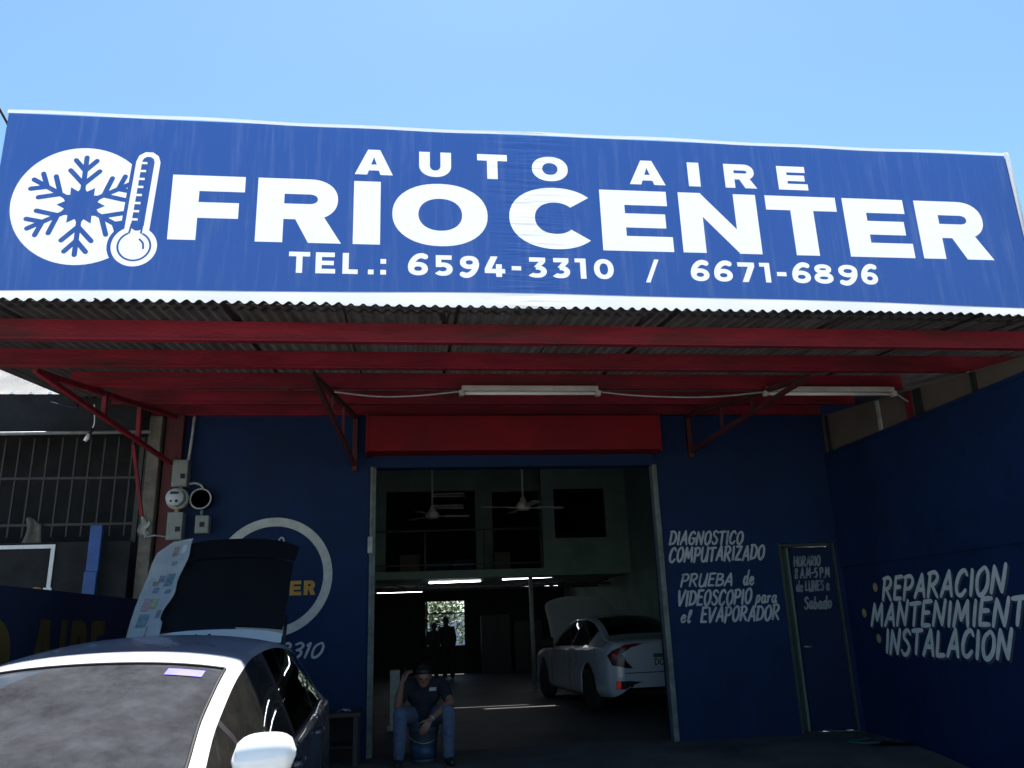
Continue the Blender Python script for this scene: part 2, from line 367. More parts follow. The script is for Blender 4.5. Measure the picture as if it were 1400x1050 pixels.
def glyph(ch, x0, x1, z0, z1, tv, th):
    """bold geometric capitals and figures: list of (polygon, 1=ink 0=ground)."""
    w, h = x1-x0, z1-z0; o = []; cx, cz = (x0+x1)/2, (z0+z1)/2
    def rc(a, b, c, d): o.append(([(a, c), (b, c), (b, d), (a, d)], 1))
    def add(qs):
        for q in qs: o.append((q, 1))
    if ch == 'I': rc(x0, x1, z0, z1)
    elif ch in 'FE':
        rc(x0, x0+tv, z0, z1); rc(x0, x1 if ch == 'F' else x1-w*.04, z1-th, z1)
        if ch == 'E': rc(x0, x1, z0, z0+th); rc(x0, x1-w*.08, cz-th*.48, cz+th*.48)
        else: rc(x0, x1-w*.07, cz-th*.66, cz+th*.34)
    elif ch == 'L': rc(x0, x0+tv, z0, z1); rc(x0, x1, z0, z0+th)
    elif ch == 'T': rc(x0, x1, z1-th, z1); rc(cx-tv/2, cx+tv/2, z0, z1)
    elif ch == 'N':
        rc(x0, x0+tv*.96, z0, z1); rc(x1-tv*.96, x1, z0, z1)
        o.append(([(x0, z1), (x0+tv*.93, z1), (x1, z0), (x1-tv*.93, z0)], 1))
    elif ch == 'A':
        q = tv*.56; s = tv*1.14
        o.append(([(x0, z0), (x1, z0), (cx+q, z1), (cx-q, z1)], 1))
        o.append(([(x0+s, z0), (x1-s, z0), (cx, z1-th*1.15)], 0))
        def ex(z): t = (z-z0)/h; return lerp(x0, cx-q, t), lerp(x1, cx+q, t)
        za, zb = z0+h*.17, z0+h*.17+th*.92; a, b = ex(za), ex(zb)
        e = tv*.3
        o.append(([(a[0]+e, za), (a[1]-e, za), (b[1]-e, zb), (b[0]+e, zb)], 1))
    elif ch in 'RP':
        hb = h*.64; r = hb/2; zc = z1-r; rx = min(r*1.25, w*.45); xr_ = x1-w*(.05 if ch == 'R' else 0)
        o.append(([(x0, z0), (x0+tv, z0), (x0+tv, z1-hb)]+ell(xr_-rx, zc, rx, r, -pi/2, pi/2, 20, 2.2)+[(x0, z1)], 1))
        ri = r-th; rxi = rx-tv*.95 if rx > tv*1.1 else rx*.3
        o.append(([(x0+tv, zc-ri)]+ell(xr_-rx, zc, rxi, ri, -pi/2, pi/2, 16, 2.2)+[(x0+tv, zc+ri)], 0))
        if ch == 'R':
            l = cx-tv*.28
            o.append(([(l, z1-hb+th*.4), (l+tv*1.05, z1-hb+th*.55), (x1, z0), (x1-tv*1.22, z0)], 1))
    elif ch in 'O0': add(arc_quads(cx, cz, w/2, h/2, tv, th, 0, 2*pi, 48))
    elif ch == 'C': add(arc_quads(cx+w*.045, cz, w*.545, h/2, tv*1.02, th, R(43), R(317), 40))
    elif ch == 'U':
        r = h*.46; rc(x0, x0+tv, z0+r, z1); rc(x1-tv, x1, z0+r, z1); add(arc_quads(cx, z0+r, w/2, r, tv, th, pi, 2*pi, 28))
    elif ch == '1': rc(x1-tv, x1, z0, z1); rc(x0, x1, z1-th*.9, z1)
    elif ch == '7':
        rc(x0, x1, z1-th, z1); o.append(([(x0+w*.20, z0), (x0+w*.20+tv*1.1, z0), (x1, z1-th), (x1-tv*1.2, z1-th)], 1))
    elif ch == '4':
        rc(x1-w*.16-tv, x1-w*.16, z0, z1*.0+z0+h*.62); rc(x0, x1, z0+h*.18, z0+h*.18+th)
        o.append(([(x0, z0+h*.18+th), (x0, z0+h*.18+th*.5), (x0+tv*1.0, z0+h*.18+th*.5), (x0+w*.62+tv*.1, z1), (x0+w*.62-tv*1.1, z1)], 1))
    elif ch in '69':
        s = 1 if ch == '6' else -1; hb = h*.645; bz = z0+hb/2 if s > 0 else z1-hb/2
        add(arc_quads(cx, bz, w/2, hb/2, tv, th, 0, 2*pi, 40))
        u = lambda a, b: (cx+s*(a-.5)*w, cz+s*(b-.5)*h)
        add(ribbon(catmull([u(.89, .90), u(.68, .955), u(.46, .90), u(.27, .74), u(.155, .54), u(.13, .34)]), tv*.96, False))
    elif ch == '8':
        add(arc_quads(cx, z0+h*.29, w/2, h*.29, tv, th, 0, 2*pi, 40)); add(arc_quads(cx, z1-h*.255, w*.445, h*.255, tv*.95, th*.95, 0, 2*pi, 40))
    elif ch == '3':
        rc(x0+w*.06, x1-w*.06, z1-th, z1)
        o.append(([(x1-w*.06-tv*1.15, z1-th*1.0), (x1-w*.06, z1-th*1.0), (cx+tv*.45, cz+th*.1), (cx-tv*.65, cz+th*.1)], 1))
        add(arc_quads(cx-w*.06, z0+h*.31, w*.56, h*.31, tv, th, R(-140), R(95), 34))
    elif ch == '5':
        rc(x0+w*.08, x1-w*.05, z1-th, z1); rc(x0+w*.08, x0+w*.08+tv*.92, z0+h*.42, z1)
        add(arc_quads(cx-w*.04, z0+h*.325, w*.54, h*.325, tv, th, R(-142), R(112), 34))
    elif ch == '-': rc(x0, x1, z0+h*.34, z0+h*.34+th*.95)
    elif ch == '/': o.append(([(x0, z0-h*.12), (x0+tv*.8, z0-h*.12), (x1, z1+h*.04), (x1-tv*.8, z1+h*.04)], 1))
    elif ch == '.': rc(x0, x1, z0, z0+th*1.05)
    elif ch == ':': rc(x0, x1, z0, z0+th*1.05); rc(x0, x1, z0+h*.52, z0+h*.52+th*1.05)
    return o

BR = {  # sign-painter's brush letters: strokes in a unit-high cell; c = curved
 'A': (.56, [[(0, 0), (.33, 1)], [(.33, 1), (.52, 0)], [(.13, .33), (.48, .33)]]),
 'B': (.5, [[(.02, 0), (.02, 1)], ['c', (.02, 1), (.38, .92), (.36, .64), (.06, .53)], ['c', (.06, .53), (.46, .44), (.44, .1), (.02, 0)]]),
 'C': (.5, [['c', (.48, .80), (.36, .99), (.14, .86), (.02, .45), (.08, .08), (.28, 0), (.46, .2)]]),
 'D': (.52, [[(.02, 0), (.06, 1)], ['c', (-.03, .98), (.3, .97), (.5, .62), (.38, .14), (.0, .02)]]),
 'E': (.44, [[(.02, 0), (.04, 1)], [(.04, .98), (.42, 1)], [(.04, .53), (.34, .55)], [(.02, .02), (.42, .02)]]),
 'G': (.54, [['c', (.48, .82), (.34, .99), (.12, .82), (.02, .4), (.12, .04), (.34, .02), (.48, .24)], [(.48, .24), (.5, .46)], [(.28, .44), (.54, .46)]]),
 'H': (.54, [[(.02, 0), (.04, 1)], [(.48, 0), (.5, 1)], [(.03, .5), (.49, .53)]]),
 'I': (.14, [[(.06, 0), (.06, 1)]]),
 'L': (.42, [[(.03, 1), (.02, .02)], [(.02, .02), (.40, .06)]]),
 'M': (.70, [[(0, 0), (.1, 1)], [(.1, 1), (.32, .25)], [(.32, .25), (.56, 1)], [(.56, 1), (.64, 0)]]),
 'N': (.56, [[(.0, 0), (.06, 1)], [(.06, 1), (.44, .02)], [(.44, .02), (.52, 1.04)]]),
 'O': (.52, [['c', (.27, 1), (.07, .8), (.02, .42), (.12, .04), (.3, .02), (.47, .3), (.48, .72), (.36, .98), (.24, .99)]]),
 'P': (.48, [[(.02, -.03), (.06, .97)], ['c', (-.04, .96), (.3, 1), (.46, .78), (.34, .5), (.07, .44)]]),
 'R': (.54, [[(.02, 0), (.06, .97)], ['c', (-.04, .96), (.3, 1), (.45, .78), (.32, .54), (.07, .47)], [(.18, .48), (.5, -.02)]]),
 'S': (.46, [['c', (.44, .84), (.3, .99), (.1, .9), (.1, .68), (.3, .5), (.42, .28), (.32, .04), (.12, .0), (.0, .16)]]),
 'T': (.5, [[(-.04, .96), (.5, 1.0)], [(.24, .97), (.22, 0)]]),
 'U': (.54, [['c', (.03, 1), (.02, .5), (.05, .12), (.2, .0), (.36, .1), (.46, .5), (.5, 1)], [(.5, 1), (.5, 0)]]),
 'V': (.54, [[(.0, 1), (.17, 0)], [(.17, 0), (.54, 1.02)]]),
 'Z': (.5, [[(.02, .97), (.48, .98)], [(.48, .98), (0, .03)], [(0, .03), (.48, .04)]]),
 '0': (.46, [['c', (.25, 1), (.06, .8), (.02, .42), (.1, .06), (.26, .02), (.42, .3), (.43, .72), (.33, .98), (.22, .99)]]),
 '1': (.2, [[(.1, 0), (.12, 1)], [(.12, 1), (0, .84)]]),
 '3': (.44, [['c', (.04, .9), (.25, 1), (.4, .82), (.32, .6), (.16, .53)], ['c', (.16, .53), (.4, .44), (.42, .18), (.24, 0), (.02, .1)]]),
 '4': (.48, [[(.3, 1), (.0, .36)], [(.0, .36), (.46, .38)], [(.34, .7), (.32, 0)]]),
 '5': (.46, [[(.42, .98), (.1, .96)], [(.1, .96), (.06, .56)], ['c', (.06, .56), (.3, .62), (.42, .36), (.28, .04), (.02, .06)]]),
 '6': (.46, [['c', (.38, .96), (.16, .78), (.04, .36), (.14, .04), (.34, .06), (.4, .32), (.26, .5), (.06, .34)]]),
 '8': (.46, [['c', (.26, .54), (.08, .7), (.12, .94), (.3, .98), (.4, .8), (.26, .54), (.06, .32), (.1, .04), (.3, .02), (.42, .22), (.26, .54)]]),
 '9': (.46, [['c', (.4, .7), (.24, .48), (.08, .62), (.12, .92), (.3, .98), (.42, .7), (.34, .3), (.16, 0)]]),
 '-': (.34, [[(.04, .46), (.3, .48)]]), '.': (.14, [[(.04, .02), (.06, .03)]]),
 'a': (.44, [['c', (.36, .58), (.16, .62), (.02, .3), (.12, .0), (.3, .14), (.38, .6)], ['c', (.38, .6), (.34, .1), (.42, .02), (.48, .1)]]),
 'b': (.42, [['c', (.12, 1.05), (.04, .5), (.06, .04), (.26, .04), (.36, .34), (.22, .56), (.06, .4)]]),
 'd': (.46, [['c', (.34, .56), (.14, .6), (.02, .26), (.14, .0), (.32, .2), (.44, 1.08)], ['c', (.40, .8), (.34, .1), (.42, .0), (.48, .08)]]),
 'e': (.42, [['c', (.06, .28), (.3, .36), (.32, .54), (.16, .6), (.03, .3), (.12, .02), (.28, .02), (.4, .16)]]),
 'l': (.26, [['c', (.02, .2), (.2, .7), (.2, 1.04), (.08, .9), (.06, .2), (.14, .0), (.26, .12)]]),
 'o': (.40, [['c', (.22, .6), (.04, .46), (.04, .12), (.18, .0), (.34, .2), (.34, .5), (.2, .6)]]),
 'p': (.44, [[(.1, .6), (.0, -.38)], ['c', (.06, .4), (.24, .64), (.38, .42), (.26, .06), (.06, .12)]]),
 'r': (.34, [[(.04, .58), (.05, .0)], ['c', (.05, .3), (.16, .56), (.32, .54)]]),
 ' ': (.34, []),
}
def brush(text, u0, u1, v0, h, w=.13, slant=.22, jit=.05, seed=1):
    """brush lettering fitted between u0 and u1 -> polygons"""
    rnd = random.Random(seed); gap = .15; x = 0; cells = []
    for ch in text:
        cells.append((ch, x)); x += BR[ch][0]+(gap if ch != ' ' else 0)
    k = (u1-u0)/(x-gap+slant*.6)/1.0; polys = []
    for ch, cx in cells:
        dy = rnd.uniform(-jit, jit); sc = 1+rnd.uniform(-jit, jit)
        for st in BR[ch][1]:
            pts = catmull(st[1:]) if st[0] == 'c' else catmull([st[0], ((st[0][0]+st[1][0])/2+rnd.uniform(-.012, .012), (st[0][1]+st[1][1])/2), st[1]], 3)
            q = []
            for a in pts:
                yy = a[1]*sc+dy; q.append((u0+(cx+a[0]+slant*yy)*k, v0+yy*h))
            m = len(q); ww = [w*h*(.78+.42*sin(pi*(i+.6)/(m+.2))**.6) for i in range(m)]
            polys += ribbon(q, ww)
    return polys
def paint(polys, mp, name, m, parent):
    return flat(planar([(p, 1) for p in polys])[1], mp, name, m, parent)
def block(text, spans, z0, z1, tv, th, shear=0.):
    L = []
    for ch, (a, b) in zip(text, spans): L += glyph(ch, a, b, z0, z1, tv, th)
    return L

# ================================================================== SETTING
b = MB(); b.face([(-150, -150, 0), (150, -150, 0), (150, 300, 0), (-150, 300, 0)]); tag(b.build('ground', M_street), kind='structure')
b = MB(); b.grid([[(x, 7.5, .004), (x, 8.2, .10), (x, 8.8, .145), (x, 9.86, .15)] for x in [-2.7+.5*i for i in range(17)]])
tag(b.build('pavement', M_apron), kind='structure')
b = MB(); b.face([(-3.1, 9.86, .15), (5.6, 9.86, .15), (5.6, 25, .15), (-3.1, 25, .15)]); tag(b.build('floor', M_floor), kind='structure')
b = MB(); b.face([(-6, 25.21, .06), (9, 25.21, .06), (9, 60, .06), (-6, 60, .06)]); tag(b.build('backyard_ground', mat('backyard_earth', (.16, .13, .09), .95, var=.3, scale=3)), kind='structure')

# ------------------------------------------------------------------ the workshop
WS = thing('workshop', 'deep blue roadside workshop with a wide open doorway and dark interior', 'workshop', (1.35, 9.75, 0))
b = MB(); Y0, Y1 = 9.65, 9.85
for x0, x1, z0, z1 in ((-2.6, -.40, 0, 4.15), (-.40, 3.03, 3.34, 4.15), (3.03, 4.56, 0, 4.15), (4.56, 5.30, 2.34, 4.15), (5.30, 6.5, 0, 4.15), (-2.6, 6.5, 4.15, 5.5)):
    b.box((x0, Y0, z0), (x1, Y1, z1))
fw = b.build('front_wall', M_wall, WS)
b = MB(); b.box((-.40, 9.60, 3.33), (3.03, 9.648, 3.47)); b.build('lintel', M_wall, WS)
b = MB(); b.box((-.485, 9.30, 3.47), (3.065, 9.645, 3.90), .012)
for x in (-.485, 3.047): b.box((x-.004, 9.29, 3.455), (x+.022, 9.65, 3.915), .003)
b.build('roller_shutter_box', M_redbox, WS)
b = MB()
b.box((-.415, 9.62, .15), (-.375, 9.72, 3.34), .003); b.box((-.44, 9.60, .15), (-.41, 9.648, 3.34), .002)
b.build('shutter_guide_rail', M_rail, WS)
b = MB(); b.box((3.01, 9.60, .15), (3.05, 9.72, 3.34), .003); b.box((3.05, 9.61, .15), (3.075, 9.648, 3.34), .002); b.build('shutter_guide_rail', M_rail, WS)
b = MB(); b.box((-.46, 9.58, 2.33), (-.40, 9.645, 2.52), .01); b.box((-.45, 9.56, 2.45), (-.41, 9.59, 2.50), .006); b.build('shutter_lock_box', M_steel, WS)
# interior walls, roof with gaps that let a little sun down to the floor
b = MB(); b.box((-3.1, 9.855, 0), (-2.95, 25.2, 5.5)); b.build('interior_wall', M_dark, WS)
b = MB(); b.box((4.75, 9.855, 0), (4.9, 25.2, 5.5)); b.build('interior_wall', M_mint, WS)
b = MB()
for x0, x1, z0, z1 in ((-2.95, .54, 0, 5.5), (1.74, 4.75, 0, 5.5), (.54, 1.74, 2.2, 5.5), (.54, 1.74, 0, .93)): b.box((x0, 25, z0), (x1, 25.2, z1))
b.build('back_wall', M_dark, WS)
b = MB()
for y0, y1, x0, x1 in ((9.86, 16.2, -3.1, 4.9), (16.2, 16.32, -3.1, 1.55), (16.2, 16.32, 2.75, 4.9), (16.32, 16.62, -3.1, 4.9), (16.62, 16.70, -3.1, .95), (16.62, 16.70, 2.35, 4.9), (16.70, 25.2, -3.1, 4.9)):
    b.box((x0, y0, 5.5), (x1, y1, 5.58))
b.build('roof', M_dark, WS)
b = MB()   # frame bars of the back window opening
b.bar((.57, 25.0, .93), (.57, 25.0, 2.2), .05); b.bar((1.71, 25.0, .93), (1.71, 25.0, 2.2), .05); b.bar((.57, 25.0, 1.85), (1.71, 25.0, 1.85), .04)
b.build('back_window_frame', M_iron, WS)
# roof trusses seen dimly under the mezzanine
b = MB()
for y in (18.9, 20.2):
    b.bar((-2.9, y, 2.33), (4.7, y, 2.33), .05)
    for i in range(18): b.bar((-2.9+i*.42, y, 2.33 if i % 2 else 2.42), (-2.48+i*.42, y, 2.42 if i % 2 else 2.33), .025)
b.build('roof_truss', M_iron, WS)

PF = lambda u, v: (u, 9.647, v)
# painted ring with the firm's name and number, half hidden behind the car
ring = []
ring += [(q, 1) for q in arc_quads(-1.52, 2.10, .665, .665, .10, .10, 0, 2*pi, 64, 2.0)]
flat(planar(ring)[1], PF, 'painted_ring', mat('ring_white', (.42, .42, .40), .75, var=.16, scale=14, col2=(.25, .27, .3), thr=(.58, .8)), WS)
paint(brush('6594-3310', -2.12, -.93, 1.21, .155, .15, .25, .03, 3), PF, 'painted_lettering', M_whited, WS)
sp = [(-2.02+i*.155, -2.02+i*.155+.13) for i in range(6)]
sp = [(a+.075, b_+.075) for a, b_ in sp]
flat(planar(block('CENTER', sp, 1.885, 2.045, .045, .04))[1], PF, 'painted_lettering', M_yellow, WS)
flat(planar([(ell(-1.545, 2.44, .10, .075), 1)])[1], PF, 'painted_badge', M_blpost, WS)
flat(planar([(p, 1) for p in ribbon(catmull([(-1.475, 2.38), (-1.47, 2.50), (-1.44, 2.535), (-1.415, 2.50), (-1.42, 2.38)]), .016)])[1], PF, 'painted_badge', M_whited, WS)
for i, (t, a, c, v, h) in enumerate((('DIAGNOSTICO', 3.165, 4.12, 2.348, .155), ('COMPUTARIZADO', 3.145, 4.37, 2.15, .165), ('PRUEBA', 3.26, 3.93, 1.85, .145), ('de', 4.05, 4.20, 1.85, .15),
                                     ('VIDEOSCOPIO', 3.20, 4.14, 1.632, .165), ('para', 4.18, 4.46, 1.64, .13), ('el', 3.22, 3.36, 1.442, .13), ('EVAPORADOR', 3.47, 4.47, 1.435, .165))):
    paint(brush(t, a, c, v, h, .15, .26, .045, 20+i), PF, 'painted_lettering', M_whited, WS)
# half-open side door with the opening hours
door = thing('side_door', None, None, (0, 0, 0)); door.parent = WS; door.location = V((5.275, 9.74, .16))-wloc(WS); 
for k in ('label', 'category'):
    if k in door: del door[k]
ang = R(4)
DM = lambda u, y, v: (-.60*0+(u)*cos(ang)+y*sin(ang), -(u)*sin(ang)*1.0+y*cos(ang), v)
b = MB(); b.box((-.535, -.04, 0), (0, 0, 2.13), .004); b.build('door_leaf', mat('door_leaf_navy', (.004, .013, .045), .7, var=.25, scale=2, spec=.2), door, local=True)
b = MB(); b.tube([(-.505, -.035, .95), (-.505, -.08, .95), (-.43, -.08, .95)], .011); b.build('door_handle', M_galv, door, local=True)
door.rotation_euler.z = -ang
bD = lambda u, v: V((u, -.045, v))+wloc(door)
for i, (t, a, c, v, h) in enumerate((('HORARIO', -.50, -.16, 1.90, .115), ('8 A.M-5 P.M', -.51, -.06, 1.755, .12), ('de LUNES a', -.51, -.09, 1.60, .12), ('Sabado', -.44, -.09, 1.39, .135))):
    paint(brush(t, a, c, v, h, .15, .2, .05, 40+i) if t != 'Sabado' else brush('Sabado', a, c, v, h, .16, .2, .03, 44), bD, 'painted_lettering', mat('door_dim_lettering', (.17, .19, .22), .8, var=.3, scale=8, col2=(.03, .05, .09), thr=(.5, .75)), door)
b = MB(); b.box((4.56, 9.66, .15), (4.60, 9.84, 2.34), .003); b.box((4.60, 9.70, 2.30), (5.26, 9.84, 2.34), .003); b.box((5.27, 9.66, .15), (5.30, 9.82, 2.34), .003)
b.build('side_door_frame', mat('dark_green_frame_paint', (.028, .042, .036), .7, var=.3, scale=6), WS)
b = MB(); b.box((4.2, 10.9, .15), (5.6, 11.0, 3.0)); b.build('corridor_wall', M_mint, WS)

# ------------------------------------------------------------------ mezzanine
MZ = thing('mezzanine', 'dark green mezzanine gallery inside the workshop above the back area', 'mezzanine', (.9, 17.2, 2.44))
b = MB(); b.box((-2.95, 17.2, 2.44), (4.75, 22.2, 2.60), .01); b.build('slab', M_mint, MZ)
b = MB()
for x0, x1, z0, z1 in ((2.87, 3.14, 2.60, 5.49), (4.27, 4.75, 2.60, 5.49), (3.14, 4.27, 2.60, 3.22), (3.14, 4.27, 4.28, 5.49)): b.box((x0, 17.22, z0), (x1, 17.34, z1))
b.build('front_wall', M_mint, MZ)
b = MB(); b.box((3.14, 17.29, 3.22), (4.27, 17.30, 4.28)); b.build('window_pane', G_dark, MZ)
b = MB(); b.box((3.14, 17.31, 3.22), (4.27, 19.5, 3.24)); b.box((3.14, 19.5, 3.22), (4.27, 19.55, 4.5)); b.build('room_behind_window', M_dark, MZ)
b = MB()
for x0, x1, z0, z1 in ((-2.95, -.5, 2.60, 5.49), (1.58, 1.98, 2.60, 5.49), (3.1, 4.75, 2.6, 5.49), (-.5, 1.58, 4.55, 5.49), (1.98, 3.1, 4.52, 5.49)): b.box((x0, 19, z0), (x1, 19.12, z1))
b.build('back_wall', M_mint, MZ)
b = MB(); b.box((-2.95, 21.8, 2.6), (4.75, 21.9, 5.49)); b.build('rear_partition', M_dark, MZ)
b = MB()
b.tube([(-2.95, 17.25, 3.42), (2.86, 17.25, 3.44)], .022); b.tube([(-2.95, 17.25, 2.72), (2.86, 17.25, 2.72)], .016)
for x in (-2.1, -.87, .36, 1.60, 2.83): b.tube([(x, 17.25, 2.6), (x, 17.25, 3.44)], .020)
b.build('railing', mat('railing_dull_paint', (.10, .11, .10), .6), MZ)
b = MB(); b.tube([(2.58, 17.3, .15), (2.58, 17.3, 2.44)], .045, 12); b.box((2.48, 17.2, .15), (2.68, 17.4, .17)); b.build('support_post', M_steel, MZ)

for i, (x, y, z, w, d, h, m, l) in enumerate(((.05, 17.8, 2.6, .42, .35, .36, M_card, 'pale storage box by the left end of the mezzanine railing'),
        (.62, 18.0, 2.6, .5, .4, .22, M_navy, 'low dark blue crate in the middle of the mezzanine railing'), (1.2, 18.0, 2.6, .4, .4, .25, M_navy, 'dark blue crate beside the pillar on the mezzanine'),
        (2.02, 17.7, 2.6, .34, .32, .36, M_card, 'brown carton behind the right end of the mezzanine railing'))):
    t = thing('storage_box', l, 'box', (x, y, z), 'boxes kept on the mezzanine')
    b = MB(); b.box((x-w/2, y-d/2, z), (x+w/2, y+d/2, z+h), .01); b.build('box_body', m, t)
    b = MB(); b.box((x-w/2-.01, y-d/2-.01, z+h-.05), (x+w/2+.01, y+d/2+.01, z+h+.012), .006); b.build('lid', m, t)

# ------------------------------------------------------------------ lit fluorescent tubes, and two stand-ins for reflected ones
def fixture(loc, L, lit, label, group, drop=0, tilt=0, cat='fluorescent light'):
    t = thing('fluorescent_light', label, cat, loc, group)
    b = MB(); b.box((-L/2, -.045, .0), (L/2, .045, .05), .008); b.build('housing', M_fix, t, local=True)
    for s in (-1, 1):
        b = MB(); b.box((s*L/2-.02, -.03, -.05), (s*L/2+.02, .03, .0), .006); b.build('lamp_holder', M_fix, t, local=True)
    b = MB(); b.tube([(-L/2+.02, 0, -.028), (L/2-.02, 0, -.028)], .016, 12); b.build('tube', M_tube if lit else M_tubeoff, t, local=True)
    t.rotation_euler.y = tilt
    return t
gl_ = 'lit tubes under the mezzanine'
fixture((1.02, 18.0, 2.43), 1.16, True, 'lit fluorescent tube above the bright back window opening', gl_, tilt=R(-.6))
fixture((2.62, 18.0, 2.47), 1.16, True, 'lit fluorescent tube to the right of the steel support post, nearest of its cluster', gl_, tilt=R(-1.4))
fixture((-.2, 21.5, 2.39), 1.18, True, 'lit fluorescent tube at the left edge of the big doorway, low and far back', gl_)
fixture((3.62, 20.5, 2.50), 1.3, True, 'thin lit fluorescent tube farthest right above the white sedan', gl_)
fixture((3.37, 21.8, 2.43), 1.25, True, 'lit fluorescent tube lowest of the cluster above the raised hood', gl_, tilt=R(-1.5))
fixture((.93, 18.5, 4.37), .72, False, 'upper of two pale bars standing in for tube reflections on the dark mezzanine window', 'stand-ins for tube reflections at the mezzanine window')  # this and the next fixture stand in for reflections in the window
fixture((.91, 18.5, 4.10), .70, False, 'lower of two pale bars standing in for tube reflections on the dark mezzanine window', 'stand-ins for tube reflections at the mezzanine window')

# ------------------------------------------------------------------ ceiling fans
def fan(loc, ztop, label, a0, nb, rad):
    t = thing('ceiling_fan', label, 'ceiling fan', loc, 'ceiling fans in the workshop')
    b = MB(); b.tube([(0, 0, .06), (0, 0, ztop-loc[2])], .014); b.build('down_rod', M_fan, t, local=True)
    b = MB(); b.lathe([(.02, .15), (.035, .13), (.05, .08), (.10, .03), (.115, 0), (.115, -.035), (.09, -.06), (.02, -.07)], n=20); b.build('motor', M_fan, t, local=True)
    for k in range(nb):
        a = a0+2*pi*k/nb; m = Matrix.Rotation(a, 4, 'Z')
        b = MB(); b.box((.10, -.018, -.03), (.24, .018, -.018), .004, mtx=m)
        b.prism([m @ V(p) for p in ((.22, -.05, -.012), (rad, -.065, -.018), (rad+.012, 0, -.02), (rad, .065, -.030), (.22, .05, -.030))], (0, 0, .006))
        b.build('blade', M_fan, t, local=True)
fan((.405, 13.5, 3.27), 5.5, 'smaller ceiling fan hanging on a long rod before the balcony', R(8), 3, .62)
fan((1.79, 12.5, 3.25), 5.5, 'larger ceiling fan hanging beside the green mezzanine wall', R(10), 4, .66)

# ------------------------------------------------------------------ right-hand boundary wall
SW = thing('boundary_wall', 'blue boundary wall hand painted with a white list of three services', 'wall', (5.36, 7, 0))
b = MB(); b.box((5.356, 2.6, 0), (5.55, 9.649, 3.42)); b.box((5.336, 2.6, 2.025), (5.3555, 9.648, 3.418), .004); b.box((5.340, 2.6, 3.42), (5.56, 9.649, 3.465), .006)
b.build('wall_body', M_wall2, SW)
PR = lambda u, v: (5.352, -u, v); PRk = lambda k: (lambda u, v: (5.352-.0012*k, -u, v))
for i, (t, a, c, v, h) in enumerate((('REPARACION', -8.86, -6.84, 1.615, .235), ('MANTENIMIENTO', -9.17, -6.45, 1.335, .235), ('INSTALACION', -8.96, -6.93, 1.04, .245))):
    P = brush(t, a, c, v, h, .165, .30, .04, 60+i)
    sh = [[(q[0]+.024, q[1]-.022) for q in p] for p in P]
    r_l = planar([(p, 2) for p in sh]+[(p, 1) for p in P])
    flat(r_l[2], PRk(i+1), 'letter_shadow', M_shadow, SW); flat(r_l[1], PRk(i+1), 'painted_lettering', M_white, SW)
for y, z in ((8.975, 1.756), (9.291, 1.477), (9.065, 1.192)):
    flat(planar([(ell(-y, z, .045, .05, n=20)[:-1], 1)])[1], PR, 'painted_bullet', M_yellowb, SW)
# board infill between the wall top and the sloping canopy
zc_ = lambda y: 2.988+.103*y-.012
b = MB(); b.prism([(5.37, 9.645, 3.466), (5.37, 5.0, 3.466), (5.37, 5.0, zc_(5.0)), (5.37, 9.645, zc_(9.645))], (.03, 0, 0)); b.build('infill_board', M_beige, SW)
b = MB(); b.prism([(6.25, 9.645, 3.3), (6.25, 5.0, 3.3), (6.25, 5.0, zc_(5.0)+.17), (6.25, 9.645, zc_(9.645)+.17)], (.03, 0, 0)); b.build('infill_board', M_beige, SW)  # second board, added farther out to block a light leak above the first
for y, w, m in ((9.5, .05, M_dark), (8.35, .05, M_steel), (7.78, .10, M_red), (7.62, .12, M_dark), (6.75, .06, M_dark)):
    b = MB(); b.box((5.345, y-w/2, 3.467), (5.368, y+w/2, zc_(y)-.02)); b.build('infill_stud', m, SW)
b = MB(); b.tube([(5.342, 9.3, 3.3), (5.342, 9.1, 3.28), (5.335, 8.3, 2.2), (5.342, 8.2, 2.06)], .008, 6); b.build('wall_cable', M_dark, SW)

# ------------------------------------------------------------------ canopy
CN = thing('canopy', 'red steel canopy roofed with wavy zinc sheets over the forecourt', 'canopy', (1.3, 7.5, 3.7))
zb = lambda y: 2.988+.103*y          # underside of the purlins
PY = (5.88, 6.84, 7.79, 8.75, 9.58)
for i, (y, x0, x1) in enumerate(zip(PY, (-3.75, -3.75, -3.196, -3.142, -2.985), (6.2, 6.2, 5.33, 5.33, 5.33))):
    z = zb(y); b = MB()
    # lipped C-section, open to the back
    b.box((x0, y, z), (x1, y+.004, z+.155)); b.box((x0, y+.004, z), (x1, y+.06, z+.004)); b.box((x0, y+.004, z+.151), (x1, y+.06, z+.155))
    b.box((x0, y+.056, z+.004), (x1, y+.060, z+.022)); b.box((x0, y-.012, z-.002), (x1, y-.0005, z+.018), .002)
    b.build('purlin', M_red, CN)
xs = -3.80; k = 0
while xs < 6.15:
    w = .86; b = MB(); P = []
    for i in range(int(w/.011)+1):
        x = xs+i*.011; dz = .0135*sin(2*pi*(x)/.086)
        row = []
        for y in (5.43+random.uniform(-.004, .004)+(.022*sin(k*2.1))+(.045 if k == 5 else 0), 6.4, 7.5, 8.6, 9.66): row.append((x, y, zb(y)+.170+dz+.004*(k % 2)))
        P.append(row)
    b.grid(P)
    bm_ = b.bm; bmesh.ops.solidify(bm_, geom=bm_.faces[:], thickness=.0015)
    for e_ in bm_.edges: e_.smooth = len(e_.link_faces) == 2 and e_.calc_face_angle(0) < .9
    b.build('roof_sheet', M_sheet, CN); xs += .83; k += 1
